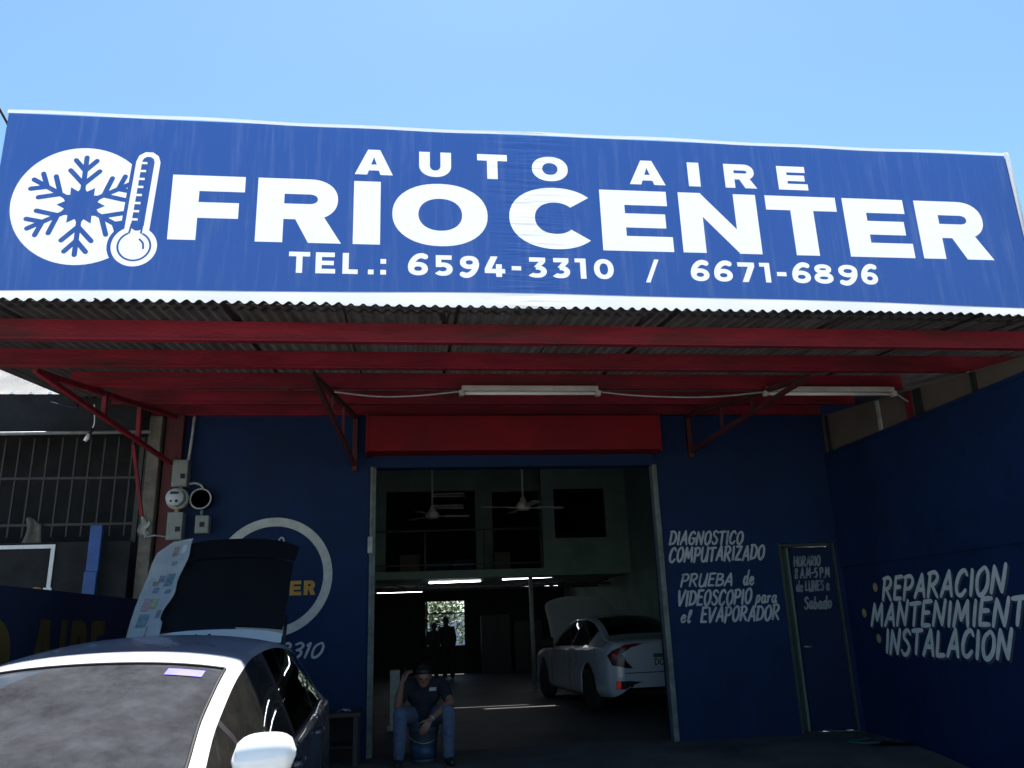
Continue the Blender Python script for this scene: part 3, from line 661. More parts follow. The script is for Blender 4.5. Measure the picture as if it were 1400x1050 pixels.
for (ax, ay, az), (wx, wz), lbl in (((-3.12, 6.9, 3.695), (-2.70, 3.39), 0), ((-.85, 6.9, 3.695), (-.63, 3.37), 1), ((3.82, 6.9, 3.695), (3.54, 3.50), 2)):
    b = MB(); A = V((ax, ay, zb(ay)-.02)); B = V((wx, 9.62, wz)); T = V((wx, 9.62, zb(9.62)-.02))
    b.bar(A, B, .045); b.bar(A+V((0, .06, -.001)), T, .05)
    b.bar(T+V((0, .002, .0)), B+V((0, .002, -.08)), .06)
    for f in (.42, .68): b.bar(A.lerp(B, f), A.lerp(T, f*.985), .045 if lbl == 0 else .03)
    b.build('bracket', M_redold if lbl else M_red, CN)
b = MB(); b.bar((-2.96, 9.0, 3.50), (-2.80, 9.0, 2.72), .035); b.build('hanging_bar', M_red, CN)

g2 = 'unlit tube lights under the canopy'
def tubelight(x0, x1, y, z, l):
    t = thing('tube_light', l, 'tube light', ((x0+x1)/2, y, z), g2); L = x1-x0
    b = MB(); b.box((-L/2, -.04, .02), (L/2, .04, .075), .008); b.build('housing', M_fix, t, local=True)
    b = MB(); b.tube([(-L/2+.03, -.01, .0), (L/2-.03, -.01, .0)], .018, 12); b.build('tube', M_tubeoff, t, local=True)
    for s in (-1, 1):
        b = MB(); b.box((s*L/2-.025, -.035, -.025), (s*L/2+.025, .03, .03), .006); b.build('lamp_holder', M_fix, t, local=True)
tubelight(.53, 1.92, 7.72, 3.715, 'unlit tube light under the canopy above the big doorway')
tubelight(3.72, 5.16, 7.72, 3.715, 'unlit tube light under the canopy toward the boundary wall')
def wire(pts, r, label, m, name='electric_wire', cat='wire', group='wires strung under the canopy'):
    b = MB(); b.tube(catmull3(pts), r, 6); return tag(b.build(name, m), label, cat, group)
def catmull3(p, n=6):
    p = [V(q) for q in p]; o = []
    for i in range(len(p)-1):
        a = p[max(i-1, 0)]; c0 = p[i]; c = p[i+1]; d = p[min(i+2, len(p)-1)]
        for k in range(n):
            t = k/n; o.append(.5*((2*c0)+(c-a)*t+(2*a-5*c0+4*c-d)*t*t+(3*c0-a-3*c+d)*t**3))
    o.append(p[-1]); return o
wire([(-.72, 7.76, 3.74), (-.3, 7.75, 3.69), (.1, 7.75, 3.70), (.53, 7.73, 3.74)], .010, 'pale wire from the middle bracket to the doorway tube light', M_galv)
wire([(1.92, 7.73, 3.74), (2.4, 7.75, 3.70), (3.1, 7.75, 3.69), (3.72, 7.73, 3.74)], .010, 'pale wire slung between the two tube lights', M_galv)
wire([(5.16, 7.73, 3.74), (5.24, 7.74, 3.70), (5.335, 7.75, 3.64)], .010, 'short pale wire from the tube light to the boundary wall', M_galv)

# ------------------------------------------------------------------ big sign
SG = thing('shop_sign', 'huge blue banner sign with white snowflake, thermometer and shop lettering', 'shop sign', (1.08, 5.5, 3.75))
x0, x1, z0, z1 = -2.916, 5.083, 3.806, 5.215
hemz = lambda x: z0+.048*sin(pi*min(1, max(0, (x-x0)/(x1-x0))))**1.0+.004*sin(x*2.3)
L = [([(lerp(x0, x1, i/60), hemz(lerp(x0, x1, i/60))) for i in range(61)]+[(x1, z1), (x0, z1)], 0)]
FR = [(-1.723, -1.205), (-1.113, -.496), (-.411, -.212), (-.123, .598), (.765, 1.425), (1.486, 2.051), (2.127, 2.774), (2.855, 3.46), (3.519, 4.076), (4.153, 4.776)]
AU = [(-.409, -.122), (.078, .324), (.528, .762), (.958, 1.244), (1.741, 2.035), (2.229, 2.327), (2.536, 2.803), (2.99, 3.243)]
TE = [(-.864, -.714), (-.673, -.532), (-.48, -.37), (-.296, -.255), (-.206, -.165), (-.003, .142), (.19, .325), (.38, .521), (.565, .719), (.769, .841), (.896, 1.036), (1.081, 1.215), (1.255, 1.34),
      (1.402, 1.556), (1.803, 1.918), (2.169, 2.316), (2.357, 2.505), (2.553, 2.69), (2.732, 2.816), (2.871, 2.949), (2.998, 3.15), (3.18, 3.339), (3.389, 3.549), (3.58, 3.717)]
def ink(l, c): return [(p, c if k else 0) for p, k in l]
L += ink(block('FRIOCENTER', FR, 4.226, 4.752, .195, .128), 1)
L += ink(block('AUTOAIRE', AU, 4.811, 5.028, .082, .056), 2)
L += ink(block('TEL.:6594-3310/6671-6896', TE, 3.985, 4.152, .044, .036), 3)
# logo: white disc, blue snowflake, outlined thermometer
cx, cz = -2.335, 4.477
L.append((ell(cx, cz, .472, .468, n=72)[:-1], 4))
def rotp(x, y, a): return (cx+x*cos(a)-y*sin(a), cz+x*sin(a)+y*cos(a))
star = []
for i in range(24):
    a = 2*pi*i/24+R(90); star.append((cx+(.165 if i % 2 == 0 else .115)*cos(a), cz+(.165 if i % 2 == 0 else .115)*sin(a)))
L.append((star, 0))
for k in range(6):
    a = R(90+60*k)
    for seg in ([(.1, 0), (.39, 0)], [(.17, .0), (.28, .10)], [(.17, 0), (.28, -.10)], [(.28, 0), (.365, .072)], [(.28, 0), (.365, -.072)]):
        for q in ribbon([rotp(u, v, a) for u, v in seg], .036): L.append((q, 0))
def thermo(r1, r2, c):
    a, b_ = (-1.906, 4.85), (-1.943, 4.165)
    for q in ribbon([a, b_], r1*2): L.append((q, c))
    L.append((ell(b_[0], b_[1], r2, r2, n=40)[:-1], c))
thermo(.112, .185, 0); thermo(.085, .157, 4)
for q in ribbon([(-1.906, 4.85), (-1.935, 4.33)], .088): L.append((q, 0))
for i in range(8):
    zz = 4.83-i*.066; xx = -1.906-(4.85-zz)*.055
    L.append(([(xx-.05, zz), (xx-.005, zz), (xx-.005, zz+.018), (xx-.05, zz+.018)], 4))
for q in arc_quads(-1.943, 4.165, .118, .118, .014, .014, R(115), R(425), 40, 2.0): L.append((q, 0))
for q in ribbon([(-1.985, 4.27), (-1.975, 4.34)], .014)+ribbon([(-1.905, 4.27), (-1.90, 4.34)], .014)+ribbon(catmull([(-1.91, 4.22), (-1.885, 4.19), (-1.88, 4.15)]), .014): L.append((q, 0))
res = planar(L); PS = lambda u, v: (u, 5.5, v)
flat(res[0], PS, 'banner', VB, SG)
for c, n in ((1, 'lettering'), (2, 'lettering'), (3, 'lettering'), (4, 'snowflake_logo')): flat(res[c], PS, n, VW, SG)
b = MB()     # white hem, folded round the frame; slightly sagging along the bottom
n = 60
hem = [[(lerp(x0, x1, i/n), 5.4975+.003*sin(i*.9)*(1 if z < 3.78 else 0), z) for z in (3.735, 3.765, hemz(lerp(x0, x1, i/n)))] for i in range(n+1)]
b.grid(hem)
b.build('white_hem', VW, SG)
b = MB(); T = []
for i in range(n+1):
    x = lerp(x0-.006, x1+.004, i/n); s = .006*sin(i*.23)+.004*sin(i*.71)
    T.append([(x, 5.492, z1-.004+s), (x, 5.493, z1+.012+s), (x, 5.495, z1+.026+s)])
b.grid(T); b.build('top_hem', VW, SG)
b = MB(); b.box((5.084, 5.487, 3.76), (5.125, 5.493, 5.245), .002); b.build('side_trim', VW, SG)
b = MB(); b.box((5.128, 5.50, 3.82), (5.135, 5.98, 5.22), .002); b.build('side_return', VB, SG)
b = MB(); b.box((x0+.1, 6.06, 5.05), (x1-.1, 6.10, 5.09)); b.box((x0+.1, 6.06, 3.96), (x1-.1, 6.10, 4.0))
for i in range(6): b.box((lerp(x0+.1, x1-.14, i/5), 6.062, 4.0), (lerp(x0+.1, x1-.14, i/5)+.04, 6.098, 5.05))
for i in range(6): b.bar((lerp(x0+.12, x1-.12, i/5), 5.56, 3.79), (lerp(x0+.12, x1-.12, i/5), 6.06, 4.0), .014)
b.build('frame', M_steel, SG)
tag(MB().tube(catmull3([(-3.9, 5.3, 6.6), (-3.4, 5.5, 5.9), (-3.03, 5.6, 5.30), (-2.93, 5.62, 5.10), (-2.9, 5.7, 4.9)]), .012, 6).build('power_cable', M_black), 'black power cable running up from the left end of the banner', 'cable')

# ================================================================== LEFT NEIGHBOUR
NB = thing('neighbour_building', 'dark neighbouring building under a sunlit white sheet roof', 'building', (-5.5, 10.2, 0))
b = MB(); b.box((-9, 10.25, 0), (-3.12, 14, 4.3)); b.build('front_wall', M_dark, NB)
b = MB(); P = []
for i in range(int(5.6/.025)):
    x = -9+i*.025; f = (x*5) % 1; dz = .028 if f < .12 else .0
    P.append([(x, y, 4.155+.55*(y-9.3)+dz) for y in (9.28, 10.5, 12, 13.2)])
b.grid(P, False); bmesh.ops.solidify(b.bm, geom=b.bm.faces[:], thickness=.002); b.build('roof_sheet', M_sheetw, NB)
b = MB(); b.box((-9, 9.32, 3.72), (-3.05, 9.40, 4.16), .004); b.box((-9, 9.40, 4.10), (-3.05, 10.25, 4.14)); b.build('eave_board', M_dark, NB)
b = MB(); b.tube([(-9, 9.22, 3.64), (-2.85, 9.22, 3.69)], .022); b.build('gutter_pipe', M_galv, NB)
b = MB()
for i in range(30): b.bar((-7.4+i*.152, 9.55, 2.58), (-7.4+i*.152, 9.55, 3.70), .018, bev=0)
for z in (2.70, 3.22): b.box((-7.5, 9.535, z), (-3.02, 9.565, z+.028))
b.box((-3.06, 9.53, 2.5), (-3.01, 9.57, 3.7))
tag(b.build('security_grille', M_iron), 'rusty black security grille of upright bars beside the workshop', 'grille')
b = MB(); b.box((-2.97, 9.5, 0), (-2.83, 9.64, 3.95), .01); tag(b.build('concrete_column', M_conc), 'rough stained bare concrete column left of the meters', 'column')
b = MB(); b.box((-2.80, 9.56, 0), (-2.603, 9.75, 3.98), .006); b.build('red_column', M_redold, WS)
SB = thing('sign_board', 'black board with a white bracket frame under the security grille', 'sign board', (-4, 9.42, 1.2))
b = MB(); b.box((-6.5, 9.42, 1.2), (-3.02, 9.46, 2.51), .004); b.build('board', M_dark, SB)
b = MB(); b.box((-6.2, 9.405, 2.445), (-3.79, 9.418, 2.485)); b.box((-3.83, 9.405, 2.03), (-3.79, 9.418, 2.445)); b.box((-3.86, 9.404, 1.93), (-3.775, 9.4175, 2.03)); b.build('white_frame', M_white, SB)
b = MB(); b.lathe([(.0, 9.409), (.085, 9.409), (.085, 9.418)], (-3.93, 0, 1.955), 24, 'Y'); b.build('yellow_mark', M_yellow, SB)
b = MB(); b.box((-3.42, 9.28, 1.2), (-3.29, 9.34, 2.18), .008); b.box((-3.405, 9.275, 2.18), (-3.28, 9.335, 2.67), .008); tag(b.build('blue_post', M_blpost), 'chipped light blue square post before the black board', 'post')
LW = thing('side_wall', 'low navy wall with big faded yellow letters behind the white hatchback', 'wall', (-2.9, 6.5, 0))
b = MB(); b.box((-3.0, 2.4, 0), (-2.85, 9.4, 1.88), .004); b.build('wall_body', M_navy, LW)
PL = lambda u, v: (-2.847, u, v)
for t, sp in (('AUTO', [(4.1, 4.7), (4.82, 5.3), (5.38, 5.86), (5.93, 6.53)]), ('AIRE', [(6.85, 7.28), (7.38, 7.50), (7.60, 7.98), (8.06, 8.40)])):
    flat(planar(ink(block(t, sp, 1.08, 1.65, .15, .13), 1))[1], PL, 'painted_lettering', M_yellowd, LW)
def cloth(name, pts_fn, nu, nv, m, label, cat):
    b = MB(); b.grid([[pts_fn(i/nu, j/nv) for j in range(nv+1)] for i in range(nu+1)]); bmesh.ops.solidify(b.bm, geom=b.bm.faces[:], thickness=.003)
    return tag(b.build(name, m), label, cat)
cloth('hanging_rag', lambda u, v: (-4.17+.17*u+.03*sin(v*4)*(1-u)+.05*v*u, 9.50-.02*sin(u*9)-.03*v, 2.78-.33*v-.05*u*u+.02*sin(u*6)), 12, 10, M_rag, 'grey dirty rag hanging over the grille rail', 'rag')
cloth('pale_rag', lambda u, v: (-2.96+.10*u+.02*sin(v*7), 9.48-.02*sin(u*8+v*3), 2.78-.06*u-.22*v*(1-.35*u)+.02*sin(u*7)), 10, 10, M_ragw, 'small pale rag tucked beside the concrete column', 'rag')
LP = thing('hanging_lamp_socket', 'bare lamp socket dangling on a white wire under the left bracket', 'lamp socket', (-3.25, 8.5, 3.43))
b = MB(); b.tube(catmull3([(-3.20, 8.45, 3.80), (-3.19, 8.48, 3.62), (-3.21, 8.5, 3.56)]), .006, 6); b.build('wire', M_tubeoff, LP)
b = MB(); b.tube([(-3.21, 8.5, 3.56), (-3.235, 8.5, 3.50)], .02, 10); b.build('socket', M_black, LP)
b = MB(); b.tube([(-3.235, 8.5, 3.50), (-3.25, 8.5, 3.46), (-3.27, 8.5, 3.425)], [.014, .024, .016], 10); b.build('bulb', M_tubeoff, LP)
wire([(-3.9, 9.1, 4.0), (-3.5, 8.8, 3.86), (-3.3, 8.0, 3.83)], .008, 'thin black wire sagging before the white sheet roof', M_black, group='loose wires')

# ------------------------------------------------------------------ electric meters on the wall
def ebox(c, w, h, label, d=.09, win=(.22, -.12)):
    x, z = c; t = thing('breaker_box', label, 'breaker box', (x, 9.60, z), 'grey electric boxes on the wall')
    b = MB(); b.box((-w/2, -d, -h/2), (w/2, .04, h/2), .006); b.build('enclosure', M_boxg, t, local=True)
    b = MB(); b.box((-w/2+.006, -d-.006, -h/2+.012), (w/2-.006, -d-.001, h/2-.012), .002); b.build('cover', M_boxg, t, local=True)
    b = MB(); b.box((w*win[0]-.026, -d-.012, h*win[1]-.028), (w*win[0]+.026, -d-.007, h*win[1]+.028), .002); b.build('breaker', M_black, t, local=True)
    return t
ebox((-2.59, 3.275), .17, .31, 'upper tall grey breaker box above the round meter')
ebox((-2.60, 2.675), .17, .31, 'lower tall grey breaker box below the round meter')
ebox((-2.31, 2.69), .15, .20, 'small squarish grey box under the empty meter ring', .07, (.02, -.02))
ML = thing('electric_meter', 'round white faced electric meter between two tall grey boxes', 'electric meter', (-2.60, 9.55, 2.985))
b = MB(); b.lathe([(.0, .08), (.125, .08), (.125, -.02), (.11, -.04), (.105, -.04)], n=28, axis='Y'); b.build('base', M_steel, ML, local=True)
b = MB(); b.lathe([(.10, -.04), (.10, -.12), (.092, -.135), (0, -.137)], n=28, axis='Y'); b.build('face', M_mface, ML, local=True)
b = MB(); b.box((-.045, -.146, .035), (.04, -.138, .06)); b.box((-.045, -.146, -.055), (-.025, -.138, -.035)); b.box((.012, -.146, -.06), (.038, -.138, -.03)); b.build('display', M_black, ML, local=True)
MR = thing('meter_socket', 'empty round meter socket with a bright steel ring', 'meter socket', (-2.345, 9.60, 2.98))
b = MB(); b.lathe([(0, .02), (.105, .02), (.105, -.06), (.12, -.06), (.12, .04)], n=28, axis='Y'); b.build('socket_cup', M_dark, MR, local=True)
b = MB(); b.lathe([(.105, -.05), (.105, -.075), (.122, -.075), (.122, -.05)], n=32, axis='Y'); b.build('ring', M_galv, MR, local=True)
b = MB()
for x in (-.05, .035):
    for z in (-.045, .04): b.box((x-.012, -.02, z-.022), (x+.012, .018, z+.022), .003)
b.box((-.012, -.03, -.09), (.012, .018, .09), .002); b.build('contact', M_brass, MR, local=True)
def pipe(pts, r, label, m=M_galv): b = MB(); b.tube(catmull3(pts), r, 10); return tag(b.build('conduit', m), label, 'conduit', 'electric conduits on the wall')
pipe([(-2.50, 9.60, 3.97), (-2.51, 9.60, 3.7), (-2.53, 9.60, 3.43)], .018, 'straight grey conduit rising from the upper breaker box')
pipe([(-2.50, 9.60, 3.16), (-2.44, 9.60, 3.17), (-2.375, 9.60, 3.15), (-2.335, 9.60, 3.10)], .016, 'curved conduit arching to the empty meter ring')
pipe([(-2.335, 9.60, 2.86), (-2.335, 9.60, 2.79)], .018, 'short green stained conduit under the empty meter ring', M_rail)
pipe([(-2.58, 9.57, 3.12), (-2.58, 9.57, 3.10), (-2.585, 9.57, 3.07)], .02, 'short conduit between upper box and round meter')
pipe([(-2.60, 9.57, 2.86), (-2.60, 9.57, 2.83)], .03, 'short brass nipple under the round meter', M_brass)
pipe([(-2.69, 9.55, 2.56), (-2.8, 9.5, 2.57), (-2.9, 9.48, 2.55)], .010, 'thin pale conduit running left from the lower breaker box')

# ================================================================== CARS
def pchip(xs, ys):
    n = len(xs); h = [xs[i+1]-xs[i] for i in range(n-1)]; d = [(ys[i+1]-ys[i])/h[i] for i in range(n-1)]; m = [d[0]]
    for i in range(1, n-1): m.append(0 if d[i-1]*d[i] <= 0 else 2*d[i-1]*d[i]/(d[i-1]+d[i]))
    m.append(d[-1])
    def f(x):
        x = min(max(x, xs[0]), xs[-1]); i = 0
        while i < n-2 and x > xs[i+1]: i += 1
        t = (x-xs[i])/h[i]; a, b = ys[i], ys[i+1]
        return (2*t**3-3*t*t+1)*a+(t**3-2*t*t+t)*h[i]*m[i]+(-2*t**3+3*t*t)*b+(t**3-t*t)*h[i]*m[i+1]
    return f
class Car:
    """body lofted along its length; the surface is asked for at (y, j), j = 0 sill ... 9 centre line"""
    def __init__(s, keys, wheels, wr):
        c = list(zip(*keys)); s.f = [pchip(c[0], c[i]) for i in range(1, 9)]; s.y0, s.y1 = c[0][0], c[0][-1]; s.wh = wheels; s.wr = wr
    def prof(s, y, n=4):
        xs, zb, zt, xt, xr, zr, zc = [f(y) for f in s.f[:7]]
        arch = 0
        for w in s.wh:
            r = s.wr+.055
            if abs(y-w) < r: arch = max(arch, s.wr+math.sqrt(r*r-(y-w)**2))
        zb2 = max(zb, arch)
        zm = zt-.30; zm = max(zm, zb2+.02) if zb2 > zm-.02 else lerp(zb, zt, .5)
        sh = min(zt-.07, zt)
        P = [(xs*.90 if arch < .1 else xs*.975, zb2), (xs*.985, max(zb2+.012, zb+.10)), (xs, max(zm, zb2+.024)), (xs*.985, max(sh, zb2+.04)), (xt, max(zt, zb2+.055)),
             (lerp(xt, xr, .62), lerp(zt, zr, .66)), (xr+.012, zr-.025 if zr > zt+.06 else lerp(zt, zr, .8)), (xr-.045, zr+(zc-zr)*.22), (xr*.52, zr+(zc-zr)*.80), (0, zc)]
        o = []
        for i in range(9):
            a = V(P[max(i-1, 0)]); b = V(P[i]); c = V(P[i+1]); d = V(P[i+2] if i < 8 else (-P[8][0], P[8][1]))
            if i in (0, 3, 4): a2 = b if i == 4 else a
            for k in range(n):
                t = k/n
                if i in (4, 5): q = b.lerp(c, t)
                else: q = .5*((2*b)+(c-a)*t+(2*a-5*b+4*c-d)*t*t+(3*b-a-3*c+d)*t**3)
                o.append((max(q.x, 0), q.y))
        o.append(P[9]); return o
    def make(s, region, mats, parent, step=.045, extra=()):
        ys = sorted(set([round(s.y0+i*step, 4) for i in range(int((s.y1-s.y0)/step)+1)]+[s.y1]+list(extra)))
        rows = [s.prof(y) for y in ys]; nj = len(rows[0]); G = {}
        for i in range(len(ys)-1):
            ym = (ys[i]+ys[i+1])/2
            for j in range(nj-1):
                for sg in (1, -1):
                    g = region(ym, (j+.5)/4, sg)
                    if g is None: continue
                    G.setdefault(g, []).append((i, j, sg))
        objs = {}
        for g, cells in G.items():
            b = bmesh.new(); cache = {}
            def vt(i, j, sg):
                x, z = rows[i][j]; k = (i, j, sg if x > 1e-5 else 0)
                if k not in cache: cache[k] = b.verts.new((x*sg, ys[i], z))
                return cache[k]
            for i, j, sg in cells:
                vs = []
                for q in (vt(i, j, sg), vt(i+1, j, sg), vt(i+1, j+1, sg), vt(i, j+1, sg)):
                    if q not in vs: vs.append(q)
                if len(vs) > 2:
                    try: f = b.faces.new(vs if sg > 0 else vs[::-1]); f.smooth = True
                    except ValueError: pass
            nm = g.split('#')[0]
            if nm == 'body':
                for row, i in ((rows[0], 0), (rows[-1], len(ys)-1)):
                    r_ = [cache.get((i, j, 1)) for j in range(nj-1)]; l_ = [cache.get((i, j, -1)) for j in range(nj-1)]
                    c_ = cache.get((i, nj-1, 0))
                    for j in range(nj-2):
                        if r_[j] and r_[j+1] and l_[j] and l_[j+1]:
                            try: b.faces.new([r_[j], r_[j+1], l_[j+1], l_[j]])
                            except ValueError: pass
                    if r_[-1] and l_[-1] and c_:
                        try: b.faces.new([r_[-1], c_, l_[-1]])
                        except ValueError: pass
            m = MB(); m.bm.free(); m.bm = b
            objs[g] = m.build(nm, mats[nm], parent, local=True)
        return objs
def wheel(parent, x, y, r, side, spokes=5):
    w = thing('wheel', None, None, (x, y, r)); w.parent = parent; s = side
    b = MB(); b.lathe([(r*.64, -.09*s), (r*.9, -.10*s), (r*.985, -.075*s), (r, 0), (r*.985, .075*s), (r*.9, .10*s), (r*.64, .085*s)], n=36, axis='X'); b.build('tyre', M_rubber, w, local=True)
    b = MB(); b.lathe([(r*.66, -.08*s), (r*.66, .075*s), (r*.60, .08*s), (r*.58, .02*s), (r*.58, -.06*s)], n=36, axis='X')
    for k in range(spokes):
        m = Matrix.Rotation(2*pi*k/spokes, 4, 'X'); b.box((s*.045-.012, -.022, r*.08), (s*.045+.012, .022, r*.62), .004, mtx=m)
    b.lathe([(0, .065*s), (r*.16, .06*s), (r*.17, .03*s)], n=16, axis='X'); b.build('rim', M_chrome, w, local=True)

# ---- white hatchback in front of the wall, tailgate raised
HC = thing('hatchback_car', 'white and dark hatchback with raised black tailgate parked half under the canopy', 'car', (-1.33, 2.0, 0))
keys = [ # y, xs, zb, zbelt, xbelt, xr, zr, zc, (pad)
 (0, .50, .30, .50, .46, .40, .56, .58, 0), (.12, .72, .22, .60, .68, .56, .66, .68, 0), (.38, .84, .19, .72, .80, .70, .77, .81, 0), (.62, .865, .18, .82, .83, .745, .875, .945, 0),
 (.85, .87, .18, .87, .835, .725, .955, 1.025, 0), (1.1, .87, .18, .905, .835, .70, 1.04, 1.112, 0), (1.5, .872, .18, .945, .835, .65, 1.185, 1.245, 0), (1.95, .872, .18, .965, .83, .578, 1.338, 1.39, 0), (2.4, .872, .18, .98, .828, .565, 1.41, 1.472, 0),
 (2.9, .872, .18, .995, .825, .58, 1.437, 1.50, 0), (3.4, .872, .18, 1.02, .82, .595, 1.41, 1.47, 0), (3.95, .87, .19, 1.05, .81, .585, 1.34, 1.40, 0), (4.2, .86, .22, 1.05, .80, .59, 1.22, 1.26, 0), (4.42, .80, .28, .98, .72, .55, 1.04, 1.06, 0), (4.48, .72, .34, .9, .66, .52, .95, .96, 0)]
keys = [(k[0], k[1]*.925, k[2], k[3], k[4]*.925, k[5]*(.90 if k[0] < 1.6 else .985 if k[0] < 4 else .95), *k[6:]) for k in keys]
hc = Car(keys, (.93, 3.63), .315)
def reg(y, j, sg):
    if .69 < y < 1.93 and j > 6.9: return 'windscreen'
    if .60 < y < .69 and j > 7.2: return 'cowl'
    if 4 < j < 6.05 and 1.0 < y < 3.93:
        if 1.0 < y < 1.50: return 'quarter_window#%d' % sg
        if 1.54 < y < 2.50: return 'side_window#%d' % sg
        if 2.58 < y < 3.42: return 'rear_side_window#%d' % sg
        if 3.47 < y < 3.86: return 'rear_quarter_window#%d' % sg
        return 'pillar_trim#%d_%d' % (sg, int(y*2))
    if (j > 5.6 and y > 4.03): return None
    if j > 6.05 and y > 2.14: return 'roof_panel'
    if y > 1.78 and .25 < j < 6.05: return 'dark_flank#%d' % sg
    if j < .25: return 'underside'
    return 'body'
M_cardk = mat('dark_slate_car_paint', (.022, .027, .038), .28, var=.15, scale=3, coat=.5, col2=(.05, .055, .065), thr=(.6, .85))
hcp = hc.make(reg, {'body': M_carw, 'roof_panel': mat('grey_roof_paint', (.17, .185, .23), .3, var=.15, scale=2.5, coat=.5, col2=(.11, .12, .155), thr=(.48, .6)), 'dark_flank': M_cardk, 'windscreen': G_wind, 'cowl': M_black, 'quarter_window': G_side, 'side_window': G_side, 'rear_side_window': G_dark, 'rear_quarter_window': G_dark, 'pillar_trim': M_black, 'underside': M_black}, HC,
        extra=(2.14, 1.78, .69, .60, 1.93, 1.0, 1.50, 1.54, 2.5, 2.58, 3.42, 3.47, 3.86, 3.93, 4.03))
# seals round the windscreen
b = MB()
for sg in (1, -1):
    pts = []
    for i in range(22):
        y = .69+1.24*i/21; pr = hc.prof(y); pts.append(V((pr[28][0]*sg, y, pr[28][1]+.002)))
    b.tube(pts, .007, 6)
pts = [V((q[0], 1.93, q[1]+.003)) for q in hc.prof(1.93)[28:]]; pts = pts+[V((-q.x, q.y, q.z)) for q in pts[-2::-1]]
b.tube(pts, .007, 6); b.build('windscreen_seal', M_black, HC, local=True)
b = MB()    # door gaps and drip moulding
for sg in (1, -1):
    for y in (1.52, 2.54, 3.5):
        pr = hc.prof(y); b2 = MB(); b2.tube([V((q[0]*sg+.001*sg, y, q[1])) for q in pr[3:16]], .004, 4); b2.build('door_gap', M_black, HC, local=True)
    pts = []
    for i in range(60):
        y = 1.02+2.88*i/59; pr = hc.prof(y); q = pr[16]; pts.append(V((q[0]*sg, y, q[1]+.004)))
    b2 = MB(); b2.tube(pts, .009, 6); b2.build('drip_rail', M_black, HC, local=True)
b.bm.free()
for sg in (1, -1):
    for y in (2.36, 3.28):
        q = hc.prof(y)[12]; b = MB(); b.tube(catmull3([(q[0]*sg, y-.09, q[1]-.02), ((q[0]+.035)*sg, y-.06, q[1]-.015), ((q[0]+.035)*sg, y+.06, q[1]-.012), (q[0]*sg, y+.09, q[1]-.012)]), .013, 8); b.build('door_handle', M_cardk, HC, local=True)
    mr = thing('wing_mirror', None, None, (sg*.70, 1.20, 1.035)); mr.parent = HC
    b = MB(); P = []
    for i in range(13):
        t = i/12; x = .02+.215*t; e = math.sqrt(max(0, 1-abs(2*t-1)**3.0)); a, h = .06*e+.012, (.078-.012*t)*e+.008
        P.append([(sg*x, -.015+.045*t-a*cos(2*pi*k/20)*1.15, .035+.012*t+h*math.copysign(abs(sin(2*pi*k/20))**.8, sin(2*pi*k/20))) for k in range(21)])
    b.grid(P); b.build('mirror_shell', M_carw, mr, local=True)
    b = MB(); b.prism([(sg*.03, .045, -.02), (sg*.21, .075, -.012), (sg*.215, .075, .085), (sg*.04, .045, .09)], (0, .006, 0)); b.build('mirror_glass', M_chrome, mr, local=True)
    b = MB(); b.tube([(-sg*.03, .02, -.05), (sg*.05, .01, -.025), (sg*.12, .0, -.02)], [.028, .022, .02], 8); b.build('mirror_arm', M_black, mr, local=True)
    b = MB(); P = []; 
    b.tube([(sg*.05, -.072, -.022), (sg*.13, -.068, -.016), (sg*.20, -.045, -.006)], [.006, .010, .006], 8); b.build('turn_signal', M_lamp, mr, local=True)
    q = hc.prof(.35)
    b = MB(); b.lathe([(0, -.06), (.075, -.05), (.11, 0), (.10, .05), (0, .07)], (sg*.62, .22, .64), 20, 'Y'); b.build('headlight', M_lamp, HC, local=True)
    for y in (.93, 3.63): wheel(HC, sg*.70, y, .315, sg)
    b = MB(); b.box((sg*.70-.06, 4.30, .82), (sg*.70+.06, 4.46, 1.02), .03); b.build('tail_light', M_taill, HC, local=True)
b = MB(); b.box((-.6, .86, .80), (.6, 1.45, .90), .04); b.box((-.6, 1.0, .45), (.6, 1.4, .80), .02); b.build('dashboard', M_black, HC, local=True)
for x in (-.36, .36):
    b = MB(); b.box((x-.25, 2.0, .35), (x+.25, 2.5, .55), .06); b.box((x-.24, 2.42, .5), (x+.24, 2.58, 1.06), .06, rot=Matrix.Rotation(R(-14), 3, 'X')); b.box((x-.13, 2.62, 1.06), (x+.13, 2.72, 1.25), .04); b.build('front_seat', M_seat, HC, local=True)
b = MB(); b.lathe([(.175, -.012), (.19, 0), (.175, .012), (.165, 0), (.175, -.012)], (.36, 1.72, .93), 28, 'Y'); b.build('steering_wheel', M_black, HC, local=True)
b = MB(); b.box((-.62, 3.0, .35), (.62, 3.5, .55), .06); b.box((-.62, 3.42, .5), (.62, 3.58, 1.0), .06); b.build('rear_seat', M_seat, HC, local=True)
b = MB(); b.box((-.11, 1.80, 1.235), (.11, 1.825, 1.295), .01); b.build('rear_view_mirror', M_black, HC, local=True)
def on_screen(u, y, dz=.004):   # point on the windscreen
    pr = hc.prof(y); top = pr[28:]
    for a, c in zip(top, top[1:]):
        if c[0] <= abs(u) <= a[0]:
            t = (a[0]-abs(u))/(a[0]-c[0]); return V((u, y, lerp(a[1], c[1], t)+dz))
    return V((u, y, top[-1][1]+dz))
for u0, u1, ya, yb, m, n in ((.30, .455, 1.80, 1.87, mat('violet_sticker', (.16, .14, .62), .4), 'screen_sticker'), (-.50, -.40, 1.78, 1.86, mat('teal_sticker', (.10, .45, .55), .4), 'screen_sticker')):
    b = MB(); b.grid([[on_screen(lerp(u0, u1, i/6), lerp(ya, yb, j/3)) for j in range(4)] for i in range(7)]); b.build(n, m, HC, local=True)
